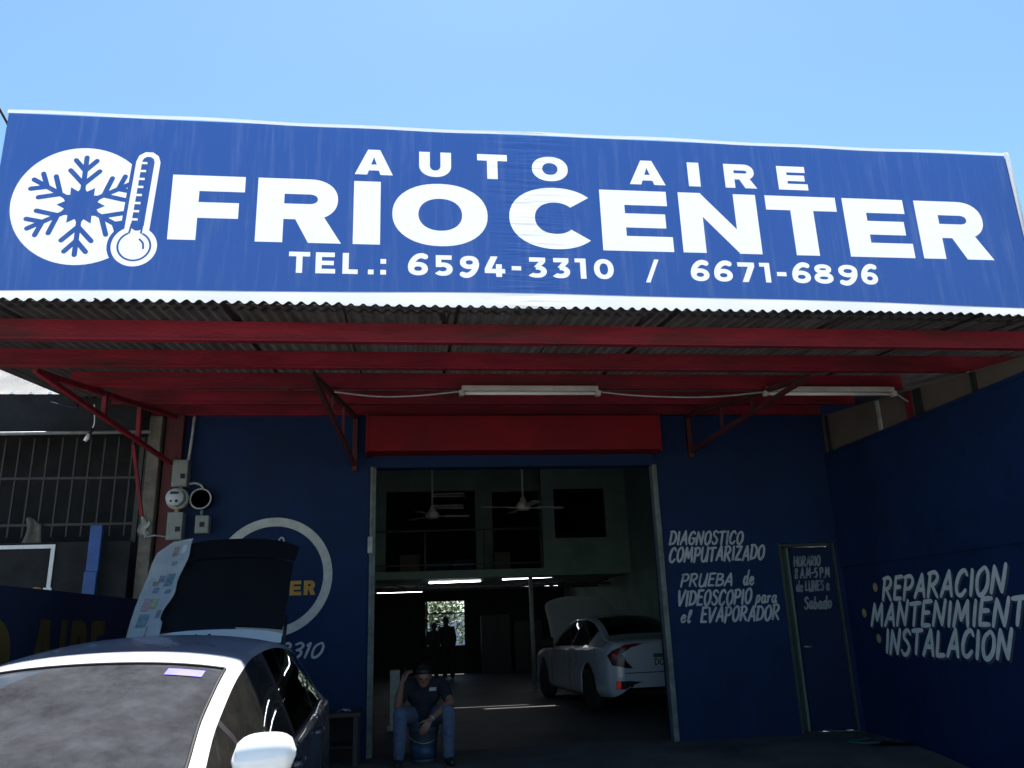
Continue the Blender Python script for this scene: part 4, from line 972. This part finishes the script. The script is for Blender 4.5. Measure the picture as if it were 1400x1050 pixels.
for u0, u1 in ((-.42, .10), (.0, .52)):   # wipers
    b = MB(); b.tube([on_screen(u0, .71, .012), on_screen(lerp(u0, u1, .5), .75, .022), on_screen(u1, .80, .02)], .008, 6); b.build('wiper', M_black, HC, local=True)
# raised tailgate
HZ, HY = 1.425, 3.98; aT = R(45)
def tgp(u, s_, off=0):
    n = V((0, -sin(aT), cos(aT))); d = V((0, cos(aT), sin(aT)))
    return V((u, HY, HZ))+d*s_+n*off
TG = thing('tailgate', None, None, (0, 0, 0)); TG.parent = HC; TG['label'] = 'raised black tailgate'
def tgrid(s0, s1, h0, h1, th, bul, name, m, lip=0):
    b = MB(); n = 20; q = 8; rows = []
    for i in range(n+1):
        a = -1+2*i/n; r = []
        for j in range(q+1):
            t = j/q; s_ = lerp(s0, s1, t); hw = lerp(h0, h1, t); edge = (1-abs(a)**6)
            rr = s_-(.05*abs(a)**4 if s1 > 1 and j == q else .03*abs(a)**4*t)
            r.append(tgp(a*hw, rr, bul*(1-a*a)+lip*edge))
        rows.append(r)
    b.grid(rows); bmesh.ops.solidify(b.bm, geom=b.bm.faces[:], thickness=th)
    for e_ in b.bm.edges: e_.smooth = len(e_.link_faces) == 2 and e_.calc_face_angle(0) < .8
    b.build(name, m, TG, local=True)
tgrid(.0, .115, .465, .462, .035, .03, 'spoiler', M_carw)
tgrid(.118, .86, .460, .450, .03, .045, 'outer_panel', M_black)
tgrid(.84, 1.06, .456, .478, .08, .045, 'bumper_rim', M_black, .014)
b = MB()
for u in (-.02, -.11): b.lathe([(.012, 0), (.012, .012), (0, .014)], tgp(u, .06, .03), 10, 'Y')
b.build('hinge_bolt', M_black, TG, local=True)
for sg in (1, -1):
    b = MB(); b.tube([(sg*.49, 4.0, 1.05), (sg*.475, 4.05, 1.44), tgp(sg*.46, .30, -.05)], .012, 8); b.build('gas_strut', M_black, TG, local=True)
# newspaper masking sheet taped over the tailgate edge
NP = thing('newspaper_sheet', 'printed newspaper sheet taped over the left edge of the raised tailgate', 'newspaper', (-1.8, 6.3, 1.5))
off0 = V(HC.location)
def npp(u, s_, o=.012): 
    w = .018+.006*sin(7*s_)+.004*sin(13*u+5*s_)
    return tgp(u, s_, .045*(1-min(1, (u/.46)**2))+o+w+.03*(1 if s_ > .78 else max(0, (s_-.66)/.12)))+off0
def npedge(t):
    l = lerp(-.60, -.60, t) if t < .9 else lerp(-.60, -.49, (t-.9)/.1)
    l = -.56-.03*sin(pi*t*.9) if t < .88 else lerp(-.571, -.485, (t-.88)/.12)
    r = -.33+.0*t if t > .22 else -.335+.02*sin(t*30)
    r = lerp(-.335, -.355, min(1, t/.2)) if t < .2 else lerp(-.37, -.325, (t-.2)/.8)+.012*sin(t*18)
    return l, r
b = MB(); b.grid([[npp(lerp(*npedge(j/30), i/10), .0+1.04*j/30) for j in range(31)] for i in range(11)])
bmesh.ops.solidify(b.bm, geom=b.bm.faces[:], thickness=.0012)
b.build('paper', mat('newsprint', (.50, .52, .53), .85, var=.08, scale=9), NP)
np_cols = [mat('newsprint_brown_ink', (.20, .15, .12), .8, var=.5, scale=40), mat('newsprint_grey_ink', (.13, .14, .17), .8, var=.5, scale=50), mat('newsprint_teal_ink', (.10, .15, .17), .8, var=.6, scale=40),
           mat('newsprint_green_ink', (.20, .25, .12), .8, var=.5, scale=40), mat('newsprint_red_ink', (.27, .17, .18), .8, var=.5, scale=40), mat('newsprint_text_grey', (.34, .36, .37), .8)]
def npatch(u0, u1, s0, s1, m, name='printed_picture'):
    b = MB(); b.grid([[npp(lerp(u0, u1, i/3), lerp(s0, s1, j/4), .015) for j in range(5)] for i in range(4)]); b.build(name, np_cols[m], NP)
for a in ((-.46, -.42, .86, .965, 0), (-.40, -.36, .88, .97, 5), (-.44, -.40, .76, .80, 1), (-.50, -.46, .61, .68, 1), (-.45, -.39, .56, .69, 2), (-.53, -.49, .57, .62, 0), (-.51, -.47, .49, .55, 1), (-.42, -.38, .475, .52, 1),
          (-.54, -.48, .30, .43, 4), (-.48, -.44, .32, .43, 3), (-.53, -.46, .15, .27, 2), (-.42, -.39, .22, .30, 1), (-.45, -.44, .04, .15, 4), (-.53, -.49, .01, .05, 2)): npatch(*a)
rr = random.Random(5)
for u0, u1, s0, s1 in ((-.55, -.47, .71, .78), (-.55, -.51, .63, .74), (-.38, -.355, .56, .70), (-.565, -.545, .30, .5), (-.38, -.36, .36, .44), (-.53, -.46, .06, .12), (-.40, -.35, .76, .84)):
    s_ = s0
    while s_ < s1: npatch(u0, u1-rr.random()*.02, s_, s_+.006, 5, 'printed_text_line'); s_ += .016

# ---- silver-white sedan inside, seen from behind, bonnet open
SD = thing('sedan_car', 'silver white sedan inside the doorway seen from behind with raised bonnet', 'car', (3.82, 12.38, .15)); SD.rotation_euler.z = R(6)
keys = [
 (0, .64, .36, .80, .62, .56, .93, .96, 0), (.05, .76, .28, .88, .72, .66, .985, 1.02, 0), (.16, .855, .235, .94, .80, .72, 1.02, 1.055, 0), (.42, .892, .22, .965, .84, .72, 1.045, 1.08, 0), (.70, .90, .21, .975, .845, .68, 1.085, 1.125, 0),
 (1.1, .90, .20, .97, .84, .615, 1.235, 1.29, 0), (1.5, .90, .20, .955, .838, .575, 1.345, 1.40, 0), (1.9, .90, .20, .95, .838, .56, 1.385, 1.442, 0), (2.4, .90, .20, .94, .838, .56, 1.375, 1.436, 0),
 (2.8, .90, .20, .93, .835, .57, 1.32, 1.375, 0), (3.25, .90, .20, .925, .83, .64, 1.13, 1.17, 0), (3.55, .895, .20, .92, .82, .70, .985, 1.02, 0), (4.0, .88, .20, .86, .80, .70, .88, .93, 0), (4.4, .82, .22, .74, .74, .62, .77, .81, 0), (4.62, .66, .30, .6, .6, .5, .64, .66, 0)]
sc_ = Car(keys, (.98, 3.68), .325)
def reg2(y, j, sg):
    if .72 < y < 1.60 and j > 7.15: return 'rear_window'
    if 2.72 < y < 3.5 and j > 7: return 'windscreen'
    if 4 < j < 5.9 and 1.02 < y < 3.15:
        if 1.02 < y < 1.9: return 'rear_side_window#%d' % sg
        if 1.98 < y < 2.95: return 'side_window#%d' % sg
        return 'pillar_trim#%d' % sg
    if 3.6 < y < 4.5 and j > 6.6: return None
    if j < .25: return 'underside'
    return 'body'
sp_ = sc_.make(reg2, {'body': M_sedan, 'rear_window': G_dark, 'windscreen': G_side, 'rear_side_window': G_dark, 'side_window': G_dark, 'pillar_trim': M_black, 'underside': M_black}, SD, step=.04,
         extra=(.02, .03, .08, .10, .13, .72, 1.6, 1.02, 1.9, 1.98, 2.95, 3.15, 2.72, 3.5))
bvh = None
def get_bvh():
    me = sp_['body'].data; return BVHTree.FromPolygons([v.co.copy() for v in me.vertices], [tuple(p.vertices) for p in me.polygons])
bvh = get_bvh()
def decal(poly, m, name, off=.008, parent=SD, seg=.018):
    # a lamp or panel that follows the rear of the car
    d = []
    for i in range(len(poly)):
        a, c = V(poly[i]), V(poly[(i+1) % len(poly)]); n = max(1, int((c-a).length/seg))
        d += [tuple(a.lerp(c, k/n)) for k in range(n)]
    xs_ = [p[0] for p in d]; zs = [p[1] for p in d]; L = [(d, 1)]
    x = min(xs_)+seg
    tri = planar([(d, 1)]+[([(min(xs_)+i*seg*1.7, min(zs)-.1+j*seg*1.7), (min(xs_)+i*seg*1.7+.003, min(zs)-.1+j*seg*1.7), (min(xs_)+i*seg*1.7, min(zs)-.097+j*seg*1.7)], 2) for i in range(int((max(xs_)-min(xs_))/seg/1.7)+1) for j in range(int((max(zs)-min(zs)+.1)/seg/1.7)+1)]+[(d, 1)])[1]
    def mp(u, v):
        h = bvh.ray_cast(V((u, -2, v)), V((0, 1, 0)))
        y = h[0].y if h[0] else .3
        return V((u, y-off, v))
    b = bmesh.new(); cache = {}
    for t in tri:
        vs = []
        for q in t:
            k = (round(q[0], 4), round(q[1], 4))
            if k not in cache: cache[k] = b.verts.new(mp(*q))
            vs.append(cache[k])
        if len(set(vs)) == 3:
            try: f = b.faces.new(vs); f.smooth = True
            except ValueError: pass
    bmesh.ops.recalc_face_normals(b, faces=b.faces[:])
    me = bpy.data.meshes.new(name); b.to_mesh(me); b.free(); me.materials.append(m); o = bpy.data.objects.new(name, me); COL.objects.link(o); o.parent = parent; return o
for s in (1, -1):
    f = lambda pts: [(s*x, z) for x, z in pts]
    decal(f([(.30, .995), (.42, 1.0), (.60, .985), (.79, .90), (.845, .84), (.80, .70), (.60, .655), (.50, .65), (.60, .75), (.655, .86), (.52, .945)]), M_taild, 'tail_light', .012)
    decal(f([(.34, .992), (.60, .978), (.78, .895), (.82, .84), (.79, .76), (.72, .80), (.67, .885), (.53, .955)]), M_taill, 'tail_light_lens', .020)
    decal(f([(.36, .455), (.56, .475), (.76, .475), (.76, .365), (.55, .355), (.50, .42)]), M_black, 'bumper_vent', .005)
    decal(f([(.70, .468), (.755, .468), (.755, .372), (.70, .372)]), M_reflr, 'rear_reflector', .012)
decal([(-.36, .87), (.36, .87), (.42, .80), (.38, .66), (.30, .60), (-.30, .60), (-.38, .66), (-.42, .80)], M_sedan, 'plate_recess', .004)
decal([(-.17, .845), (.17, .845), (.17, .665), (-.17, .665)], M_plate, 'number_plate', .016)
pl_ = [o for o in SD.children if o.name.startswith('number_plate')][0]
decal([(-.17, .845), (.17, .845), (.17, .79), (-.17, .79)], M_plateg, 'plate_band', .020, pl_)
Lp = []
for p in planar([(q, 1) for q in brush('DC53', -.15, .13, .685, .085, .16, .0, .0, 9)])[1]: Lp.append(p)
b = bmesh.new()
for t in Lp:
    vs = []
    for q in t:
        h = bvh.ray_cast(V((q[0], -2, q[1])), V((0, 1, 0))); vs.append(b.verts.new((q[0], (h[0].y if h[0] else 0)-.021, q[1])))
    b.faces.new(vs)
me = bpy.data.meshes.new('plate_lettering'); b.to_mesh(me); b.free(); me.materials.append(M_ink); o = bpy.data.objects.new('plate_lettering', me); COL.objects.link(o); o.parent = pl_
b = MB()
for q in ribbon([(-.035, .955), (-.03, .905)], .009)+ribbon([(.035, .955), (.03, .905)], .009)+ribbon([(-.032, .928), (.032, .928)], .008): b.prism([(p[0], -.012, p[1]) for p in q], (0, .05, 0))
b.build('emblem', M_chrome, SD, local=True)
decal([(-.62, .59), (.62, .59), (.62, .578), (-.62, .578)], M_black, 'bumper_seam', .005)
decal([(-.50, .36), (.50, .36), (.52, .29), (-.52, .29)], M_black, 'lower_valance', .006)
b = MB()
for sg in (1, -1):
    for y in (1.94, 3.0):
        pr = sc_.prof(y); b2 = MB(); b2.tube([V((q[0]*sg+.001*sg, y, q[1])) for q in pr[3:16]], .004, 4); b2.build('door_gap', M_black, SD, local=True)
b.bm.free()
for sg in (1, -1):
    for y in (.98, 3.68): wheel(SD, sg*.79, y, .325, sg)
    for y in (1.78, 2.78):
        q = sc_.prof(y)[13]; b = MB(); b.tube(catmull3([(q[0]*sg, y-.09, q[1]), ((q[0]+.03)*sg, y-.06, q[1]), ((q[0]+.03)*sg, y+.06, q[1]), (q[0]*sg, y+.09, q[1])]), .012, 8); b.build('door_handle', M_sedan, SD, local=True)
    b = MB(); b.box((sg*.88-.0, 3.02, .93), (sg*1.04, 3.12, 1.05), .03); b.build('wing_mirror', M_black, SD, local=True)
# bonnet raised on its rear hinge
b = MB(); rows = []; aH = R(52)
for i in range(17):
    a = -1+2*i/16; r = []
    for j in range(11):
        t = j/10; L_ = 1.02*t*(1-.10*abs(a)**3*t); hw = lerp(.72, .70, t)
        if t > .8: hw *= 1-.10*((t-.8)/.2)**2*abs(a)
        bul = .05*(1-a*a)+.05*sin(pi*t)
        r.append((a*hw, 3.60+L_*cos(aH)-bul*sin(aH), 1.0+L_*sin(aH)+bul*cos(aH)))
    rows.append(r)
b.grid(rows); bmesh.ops.solidify(b.bm, geom=b.bm.faces[:], thickness=.02); b.build('bonnet', mat('bonnet_lit_grey', (.60, .62, .60), .45, var=.06, scale=4), SD, local=True)  # paler than the body paint: light on the raised bonnet put into colour
b = MB(); b.box((-.62, 3.65, .55), (.62, 4.4, .72), .05); b.build('engine_bay', M_dark, SD, local=True)

# ================================================================== PEOPLE
def capsule_body(chains, name, m, parent, voxel=.008, smooth=6, blobs=()):
    """chains: lists of (point, radius); every chain is a run of tapered limbs; one fused skin comes out"""
    b = MB()
    for ch in chains:
        pts = [V(p) for p, r in ch]; rs = [r for p, r in ch]
        for (a, ra), (c, rc) in zip(zip(pts, rs), zip(pts[1:], rs[1:])):
            L = (c-a).length; n = max(2, int(L/.012)) if L > 0 else 2
            b.tube([a.lerp(c, i/n) for i in range(n+1)], [lerp(ra, rc, i/n) for i in range(n+1)], 12)
        for p, r in zip(pts, rs):
            q = bmesh.new(); bmesh.ops.create_icosphere(q, subdivisions=2, radius=r); b.join(q, Matrix.Translation(p))
    for c, rad, rot in blobs:
        q = bmesh.new(); bmesh.ops.create_icosphere(q, subdivisions=3, radius=1)
        b.join(q, Matrix.Translation(V(c)) @ rot.to_4x4() @ Matrix.Diagonal((*rad, 1)))
    tmp = b.build('tmp_body', m)
    md = tmp.modifiers.new('r', 'REMESH'); md.mode = 'VOXEL'; md.voxel_size = voxel; md.use_smooth_shade = True
    ms = tmp.modifiers.new('s', 'SMOOTH'); ms.iterations = smooth; ms.factor = .5
    dg = bpy.context.evaluated_depsgraph_get(); me = bpy.data.meshes.new_from_object(tmp.evaluated_get(dg)); me.name = name
    bpy.data.objects.remove(tmp)
    o = bpy.data.objects.new(name, me); COL.objects.link(o); o.parent = parent
    if name in ('shirt', 'jeans'):
        nn = [v.normal.copy() for v in me.vertices]
        for v, n in zip(me.vertices, nn):
            q = v.co; w = mnoise.noise(V((q.x*9, q.y*9, q.z*(26 if name == 'jeans' else 15))))*.008+mnoise.noise(q*38)*.003
            v.co = q+n*w
    sh = wloc(parent)
    for v in me.vertices: v.co -= sh
    for p in me.polygons: p.use_smooth = True
    return o
I3 = Matrix.Identity(3)
def hand(wrist, d, n, side, curl=.5):
    """palm, four unequal bent fingers and a thumb; d = pointing direction, n = back of the hand"""
    w = V(wrist); d = V(d).normalized(); n = (V(n)-d*V(n).dot(d)).normalized(); s = d.cross(n)*side; ch = []
    k = w+d*.085
    for i, (o, l) in enumerate(((-.030, .070), (-.010, .080), (.010, .074), (.030, .058))):
        base = k+s*o; ch.append([(w+s*o*.6, .015), (base, .0125)])
        a1 = curl*.9; a2 = curl*1.9; p1 = base+(d*cos(a1)-n*sin(a1))*l*.5; p2 = p1+(d*cos(a2)-n*sin(a2))*l*.42
        p3 = p2+(d*cos(a2+.4)-n*sin(a2+.4))*l*.22
        ch.append([(base, .0105), (p1, .0095), (p2, .0085), (p3, .0072)])
    t0 = w+d*.025-s*.026; t1 = t0+(d*.6-s*.75-n*.25).normalized()*.042; t2 = t1+(d*.9-s*.25-n*.35).normalized()*.032
    ch.append([(w+d*.01, .016), (t0, .014), (t1, .011), (t2, .0085)]); return ch

PX = .175
pe = thing('person', 'man in navy shirt and blue jeans sitting on a bucket, hand at his ear', 'person', (PX, 9.2, .15))
hc_ = V((PX-.005, 9.00, 1.005))
shl, shr = V((PX-.185, 9.16, .905)), V((PX+.185, 9.16, .905))
ell_, elr = V((PX-.275, 8.99, .715)), V((PX+.275, 9.01, .735))
wrl, wrr = V((PX-.225, 8.93, .955)), V((PX+.055, 8.86, .585))
hl, hr = V((PX-.11, 9.26, .585)), V((PX+.11, 9.26, .585))
knl, knr = V((PX-.245, 8.93, .645)), V((PX+.245, 8.93, .645))
anl, anr = V((PX-.255, 8.97, .235)), V((PX+.245, 8.97, .235))
torso = [(V((PX, 9.27, .60)), .145), (V((PX, 9.25, .72)), .14), (V((PX, 9.20, .84)), .135), (V((PX, 9.15, .905)), .09)]
chains = [[(V((PX, 9.17, .89)), .075), (V((PX, 9.09, .955)), .058), (hc_, .07)],
          [(torso[0][0], .12), (torso[2][0], .11)],
          [(shl, .052), (ell_, .043), (ell_.lerp(wrl, .3), .042), (wrl, .027)], [(shr, .052), (elr, .043), (elr.lerp(wrr, .3), .042), (wrr, .027)],
          [(hl, .07), (knl, .052), (anl, .036)], [(hr, .07), (knr, .052), (anr, .036)]]
chains += hand(wrl, (.42, .05, .9), (-.75, -.55, .3), 1, .55)+hand(wrr, (-.55, -.25, -.8), (.1, -1, .25), -1, .35)
tilt = Matrix.Rotation(R(22), 3, 'X')
fx = lambda x, y, z: hc_+tilt @ V((x, y, z))
blobs = [(hc_, (.076, .096, .106), tilt), (fx(0, -.045, -.055), (.050, .050, .055), tilt), (fx(0, -.098, -.012), (.012, .016, .022), tilt), (fx(0, -.086, .020), (.055, .014, .012), tilt),
         (fx(.078, .01, -.01), (.012, .020, .030), tilt), (fx(-.078, .01, -.01), (.012, .020, .030), tilt), (fx(0, -.084, -.055), (.024, .010, .009), tilt)]
capsule_body(chains, 'body', M_skin, pe, .0065, 3, blobs)
for s in (-1, 1):
    b = MB(); q = bmesh.new(); bmesh.ops.create_icosphere(q, subdivisions=2, radius=.0085); b.join(q, Matrix.Translation(fx(s*.030, -.089, .004))); b.build('eye', M_hair, pe)
capsule_body([], 'hair', M_hair, pe, .008, 2, [(fx(0, .018, .028), (.083, .098, .092), tilt), (fx(0, .04, -.03), (.074, .070, .07), tilt), (fx(0, -.050, .072), (.062, .040, .030), tilt)])
capsule_body([torso, [(V((PX, 9.16, .885)), .10), (V((PX, 9.13, .925)), .068)], [(V((PX, 9.17, .885)), .10), (shl, .072), (shl.lerp(ell_, .62), .064)], [(V((PX, 9.17, .885)), .10), (shr, .072), (shr.lerp(elr, .62), .064)],
              [(V((PX-.07, 9.19, .80)), .11), (V((PX+.07, 9.19, .80)), .11)]], 'shirt', M_shirt, pe, .010, 5)
capsule_body([[(V((PX-.07, 9.28, .57)), .125), (V((PX+.07, 9.28, .57)), .125)], [(hl, .105), (hl.lerp(knl, .5), .092), (knl, .076), (knl.lerp(anl, .35), .072), (anl+V((0, 0, .01)), .060)],
              [(hr, .105), (hr.lerp(knr, .5), .092), (knr, .076), (knr.lerp(anr, .35), .072), (anr+V((0, 0, .01)), .060)]], 'jeans', M_jean, pe, .010, 5)
for a in (anl, anr):
    o = -.02 if a.x < PX else .03
    capsule_body([[(a+V((0, .03, -.045)), .040), (a+V((o*.5, -.06, -.05)), .038), (a+V((o, -.15, -.056)), .030)]], 'shoe', M_shoe, pe, .008, 3)
b = MB(); P = [[V((PX+.055+.075*i/4, 9.02-.0, .845+.035*j/2)) for j in range(3)] for i in range(5)]
sh_ = [o for o in pe.children if o.name.startswith('shirt')][0]
bv = BVHTree.FromPolygons([v.co+wloc(pe) for v in sh_.data.vertices], [tuple(p.vertices) for p in sh_.data.polygons])
Q = []
for r in P:
    rr_ = []
    for p in r:
        h = bv.ray_cast(V((p.x, 8.5, p.z)), V((0, 1, 0))); rr_.append(V((p.x, (h[0].y if h[0] else 9.02)-.004, p.z)))
    Q.append(rr_)
b.grid(Q); b.build('shirt_emblem', M_whited, sh_)
b = MB(); b.box((PX-.205, 8.925, .98), (PX-.195, 8.985, 1.10), .003, rot=Matrix.Rotation(R(-18), 3, 'X')); tag(b.build('mobile_phone', M_black), 'black mobile phone held to the ear of the seated man', 'phone')
b = MB(); b.lathe([(.030, -.012), (.034, 0), (.030, .012)], (0, 0, 0), 16); wv = MB(); wv.bm.free(); wv.bm = b.bm
for v in wv.bm.verts: v.co = (wrr-elr).to_track_quat('Z', 'Y').to_matrix() @ v.co + elr.lerp(wrr, .9)
wv.build('wristwatch', M_galv, pe)
BK = thing('bucket', 'grey and blue plastic bucket used as a seat by the man', 'bucket', (PX, 9.24, .15))
b = MB(); b.lathe([(.125, .001), (.128, .02), (.152, .30), (.162, .305), (.162, .335), (.150, .34), (.0, .342)], n=32); b.build('bucket_body', M_bucket, BK, local=True)
b = MB(); b.lathe([(.1305, .03), (.1435, .17)], n=32); b.build('printed_band', M_bucketb, BK, local=True)
b = MB(); b.tube([(.165*cos(t), .165*sin(t)-.0, .30-.11*sin(-t)) for t in [pi+pi*i/20 for i in range(21)]], .004, 6); b.build('bucket_handle', M_galv, BK, local=True)

# two dark figures before the bright back window opening
def stander(x, y, h, lean, label, armout):
    t = thing('person', label, 'person', (x, y, .15)); k = h/1.7; z = lambda v: .15+v*k
    C = [[(V((x, y, z(.92))), .165*k), (V((x+lean*.5, y, z(1.15))), .165*k), (V((x+lean, y, z(1.36))), .15*k), (V((x+lean, y, z(1.44))), .07*k), (V((x+lean*1.2, y, z(1.52))), .055*k)],
         [(V((x+lean-.13*k, y, z(1.38))), .075*k), (V((x+lean+.13*k, y, z(1.38))), .075*k)]]
    for s in (-1, 1):
        C.append([(V((x+s*.09*k, y, z(.88))), .115*k), (V((x+s*.10*k, y-.02, z(.48))), .088*k), (V((x+s*.11*k, y, z(.08))), .068*k), (V((x+s*.12*k, y-.12*k, z(.04))), .035*k)])
        e = V((x+lean+s*.24*k, y-.03, z(1.12))); wv_ = V((x+lean+s*(.22+armout)*k, y-.12, z(.90+armout)))
        C.append([(V((x+lean+s*.17*k, y, z(1.38))), .078*k), (e, .060*k), (wv_, .034*k)]); C += hand(wv_, (s*.1, -.3, -.9+armout*2), (s, 0, .1), s, .4)
    hd = V((x+lean*1.3, y-.01, z(1.60)))
    capsule_body(C, 'body', M_silh, t, .013, 3, [(hd, (.088*k, .108*k, .122*k), I3), (hd+V((0, -.10*k, -.01)), (.014, .02, .02), I3), (hd+V((.08*k, 0, -.01)), (.014, .02, .028), I3), (hd+V((-.08*k, 0, -.01)), (.014, .02, .028), I3)])
    capsule_body([], 'hair', M_hair, t, .013, 2, [(hd+V((0, .02, .03)), (.086*k, .10*k, .10*k), I3)])
stander(.68, 22.9, 1.42, .03, 'shorter dark figure standing at the left of the back window opening', .05)
stander(1.09, 22.6, 1.55, -.05, 'taller dark figure standing at the right of the back window opening', .0)

# ================================================================== YARD BEHIND, SMALL THINGS
def tree(x, y, h, rad, n, label, seed):
    t = thing('leafy_tree', label, 'tree', (x, y, .06), 'trees in the back yard'); rnd = random.Random(seed)
    b = MB(); b.tube(catmull3([(x, y, 0), (x+.06, y, h*.3), (x-.05, y+.05, h*.6), (x, y, h*.85)]), [lerp(.16, .03, i/18) for i in range(19)], 10)
    tips = []
    for k in range(9):
        a = rnd.uniform(0, 2*pi); z0 = rnd.uniform(.3, .75)*h; p = V((x+rad*.8*cos(a), y+rad*.8*sin(a), z0+rnd.uniform(-.4, .8))); tips.append(p)
        b.tube(catmull3([(x, y, z0), ((x+p.x)/2, (y+p.y)/2, (z0+p.z)/2+.15), p], 4), [lerp(.05, .012, i/8) for i in range(9)], 6)
    b.build('trunk', M_bark, t)
    b = bmesh.new()
    for k in range(n):
        c = rnd.choice(tips); p = c+V((rnd.gauss(0, rad*.3), rnd.gauss(0, rad*.3), rnd.gauss(-.1, rad*.34)))
        u = V((rnd.gauss(0, 1), rnd.gauss(0, 1), rnd.gauss(0, .6))).normalized(); w = u.orthogonal().normalized(); s = rnd.uniform(.05, .11)
        b.faces.new([b.verts.new(p-u*s), b.verts.new(p+w*s*.45), b.verts.new(p+u*s), b.verts.new(p-w*s*.45)])
    me = bpy.data.meshes.new('crown'); b.to_mesh(me); b.free(); me.materials.append(M_leaf); o = bpy.data.objects.new('crown', me); COL.objects.link(o); o.parent = t
    for v in me.vertices: v.co -= V((x, y, .06))
tree(.2, 28.0, 3.3, 1.3, 3800, 'green leafy tree seen through the back window opening at its left', 3)
tree(2.3, 30.5, 3.9, 1.4, 3000, 'green tree seen through the back window opening behind the taller figure', 4)
b = MB(); b.box((-5, 38, .06), (8, 38.2, 2.0)); tag(b.build('backyard_wall', mat('blue_white_wall', (.35, .40, .52), .8, var=.2)), 'pale bluish yard wall far beyond the back window opening', 'wall')

def prop(name, label, cat, fn, m, loc):
    t = thing(name, label, cat, loc); return t
WB = thing('work_bench', 'low dark bench against the blue wall right of the hatchback', 'bench', (-.85, 9.35, .15))
b = MB(); b.box((-1.25, 9.12, .62), (-.48, 9.58, .665), .006); b.build('bench_top', M_iron, WB)
for x in (-1.2, -.53):
    for y in (9.16, 9.54): b = MB(); b.box((x-.025, y-.025, .15), (x+.025, y+.025, .62), .003); b.build('leg', M_iron, WB)
b = MB(); b.box((-1.2, 9.14, .32), (-.53, 9.56, .345), .004); b.box((-1.2, 9.55, .15), (-.53, 9.57, .62), .004); b.build('shelf', M_dark, WB)
cloth('crumpled_rag', lambda u, v: (-.72+.13*u+.01*sin(v*9), 9.18+.10*v, .667+.03*abs(sin(u*5+v*4))*sin(pi*u)+.004), 10, 8, M_ragw, 'small crumpled pale rag on the low dark bench', 'rag')
b = MB(); b.lathe([(.028, 0), (.030, .01), (.026, .05), (.012, .06), (.012, .075), (0, .076)], (-.92, 9.3, .665), 16); tag(b.build('small_bottle', M_fix), 'small pale bottle on the low dark bench', 'bottle')
b = MB(); b.box((-.24, 11.95, .15), (-.10, 12.1, .93), .01); b.box((-.27, 11.92, .15), (-.07, 12.13, .20), .008); tag(b.build('upright_stand', M_steel), 'pale upright stand behind the shoulder of the seated man', 'stand')
wire([(4.75, 9.9, .17), (5.0, 9.6, .17), (5.2, 9.45, .17), (5.05, 9.0, .165), (4.7, 8.9, .16), (4.9, 8.72, .155), (5.2, 8.8, .16)], .011, 'thin green hose lying on the floor by the side door', M_hose, 'hose', 'hose', None)
cloth('floor_rag', lambda u, v: (4.85+.42*u, 8.55+.16*v+.05*sin(u*5), .135+.02*sin(u*11)*sin(v*6)*sin(pi*u)+.02), 14, 6, M_dark, 'flat dark rag on the pavement before the side door', 'rag')
b = MB(); b.box((4.66, 13.7, 2.3), (4.745, 14.3, 3.3), .01); b.box((4.64, 13.75, 2.35), (4.66, 14.25, 3.25), .004); tag(b.build('wall_cabinet', M_dark), 'dark cabinet hung high on the green inner wall behind the sedan', 'cabinet')
TB = thing('tool_cabinet', 'dark tool cabinet standing at the left of the shop floor', 'tool cabinet', (-1.6, 14.5, .15))
b = MB(); b.box((-2.1, 14.2, .23), (-1.1, 14.8, 1.1), .01); b.build('cabinet_body', M_navy, TB)
for i in range(4): b = MB(); b.box((-2.06, 14.185, .28+i*.2), (-1.14, 14.199, .46+i*.2), .004); b.build('drawer', M_navy, TB)
TS = thing('tyre_stack', None, None)
bpy.data.objects.remove(TS)
for i in range(4):
    b = MB(); b.lathe([(.2, -.09), (.30, -.10), (.325, -.06), (.325, .06), (.30, .10), (.2, .09), (.2, -.09)], (0, 0, 0), 28); o = b.build('spare_tyre', M_rubber); o.location = (-1.9+.03*(i % 2), 17.0, .25+.205*i)
    tag(o, ('black tyre at the bottom of the stack deep in the shop', 'second tyre from the floor in the stack deep in the shop', 'third tyre from the floor in the stack deep in the shop', 'black tyre at the top of the stack deep in the shop')[i], 'tyre', 'tyres stacked in the shop')


for i, (x, l) in enumerate(((2.55, 'dim grey steel cupboard left of the support post at the rear wall'), (3.5, 'dim grey steel cupboard right of the support post at the rear wall'))):
    t = thing('steel_cupboard', l, 'cupboard', (x, 24.5, .15), 'cupboards at the rear wall')
    b = MB(); b.box((x-.42, 24.25, .15), (x+.42, 24.8, 1.75-.2*i), .008); b.build('cupboard_body', M_iron, t)
    for s_ in (-1, 1):
        b = MB(); b.box((x+s_*.21-.19, 24.236, .22), (x+s_*.21+.19, 24.249, 1.68-.2*i), .004); d = b.build('door', M_iron, t)
        b = MB(); b.box((x+s_*.05-.012, 24.215, .95), (x+s_*.05+.012, 24.235, 1.08), .003); b.build('handle', M_black, d)
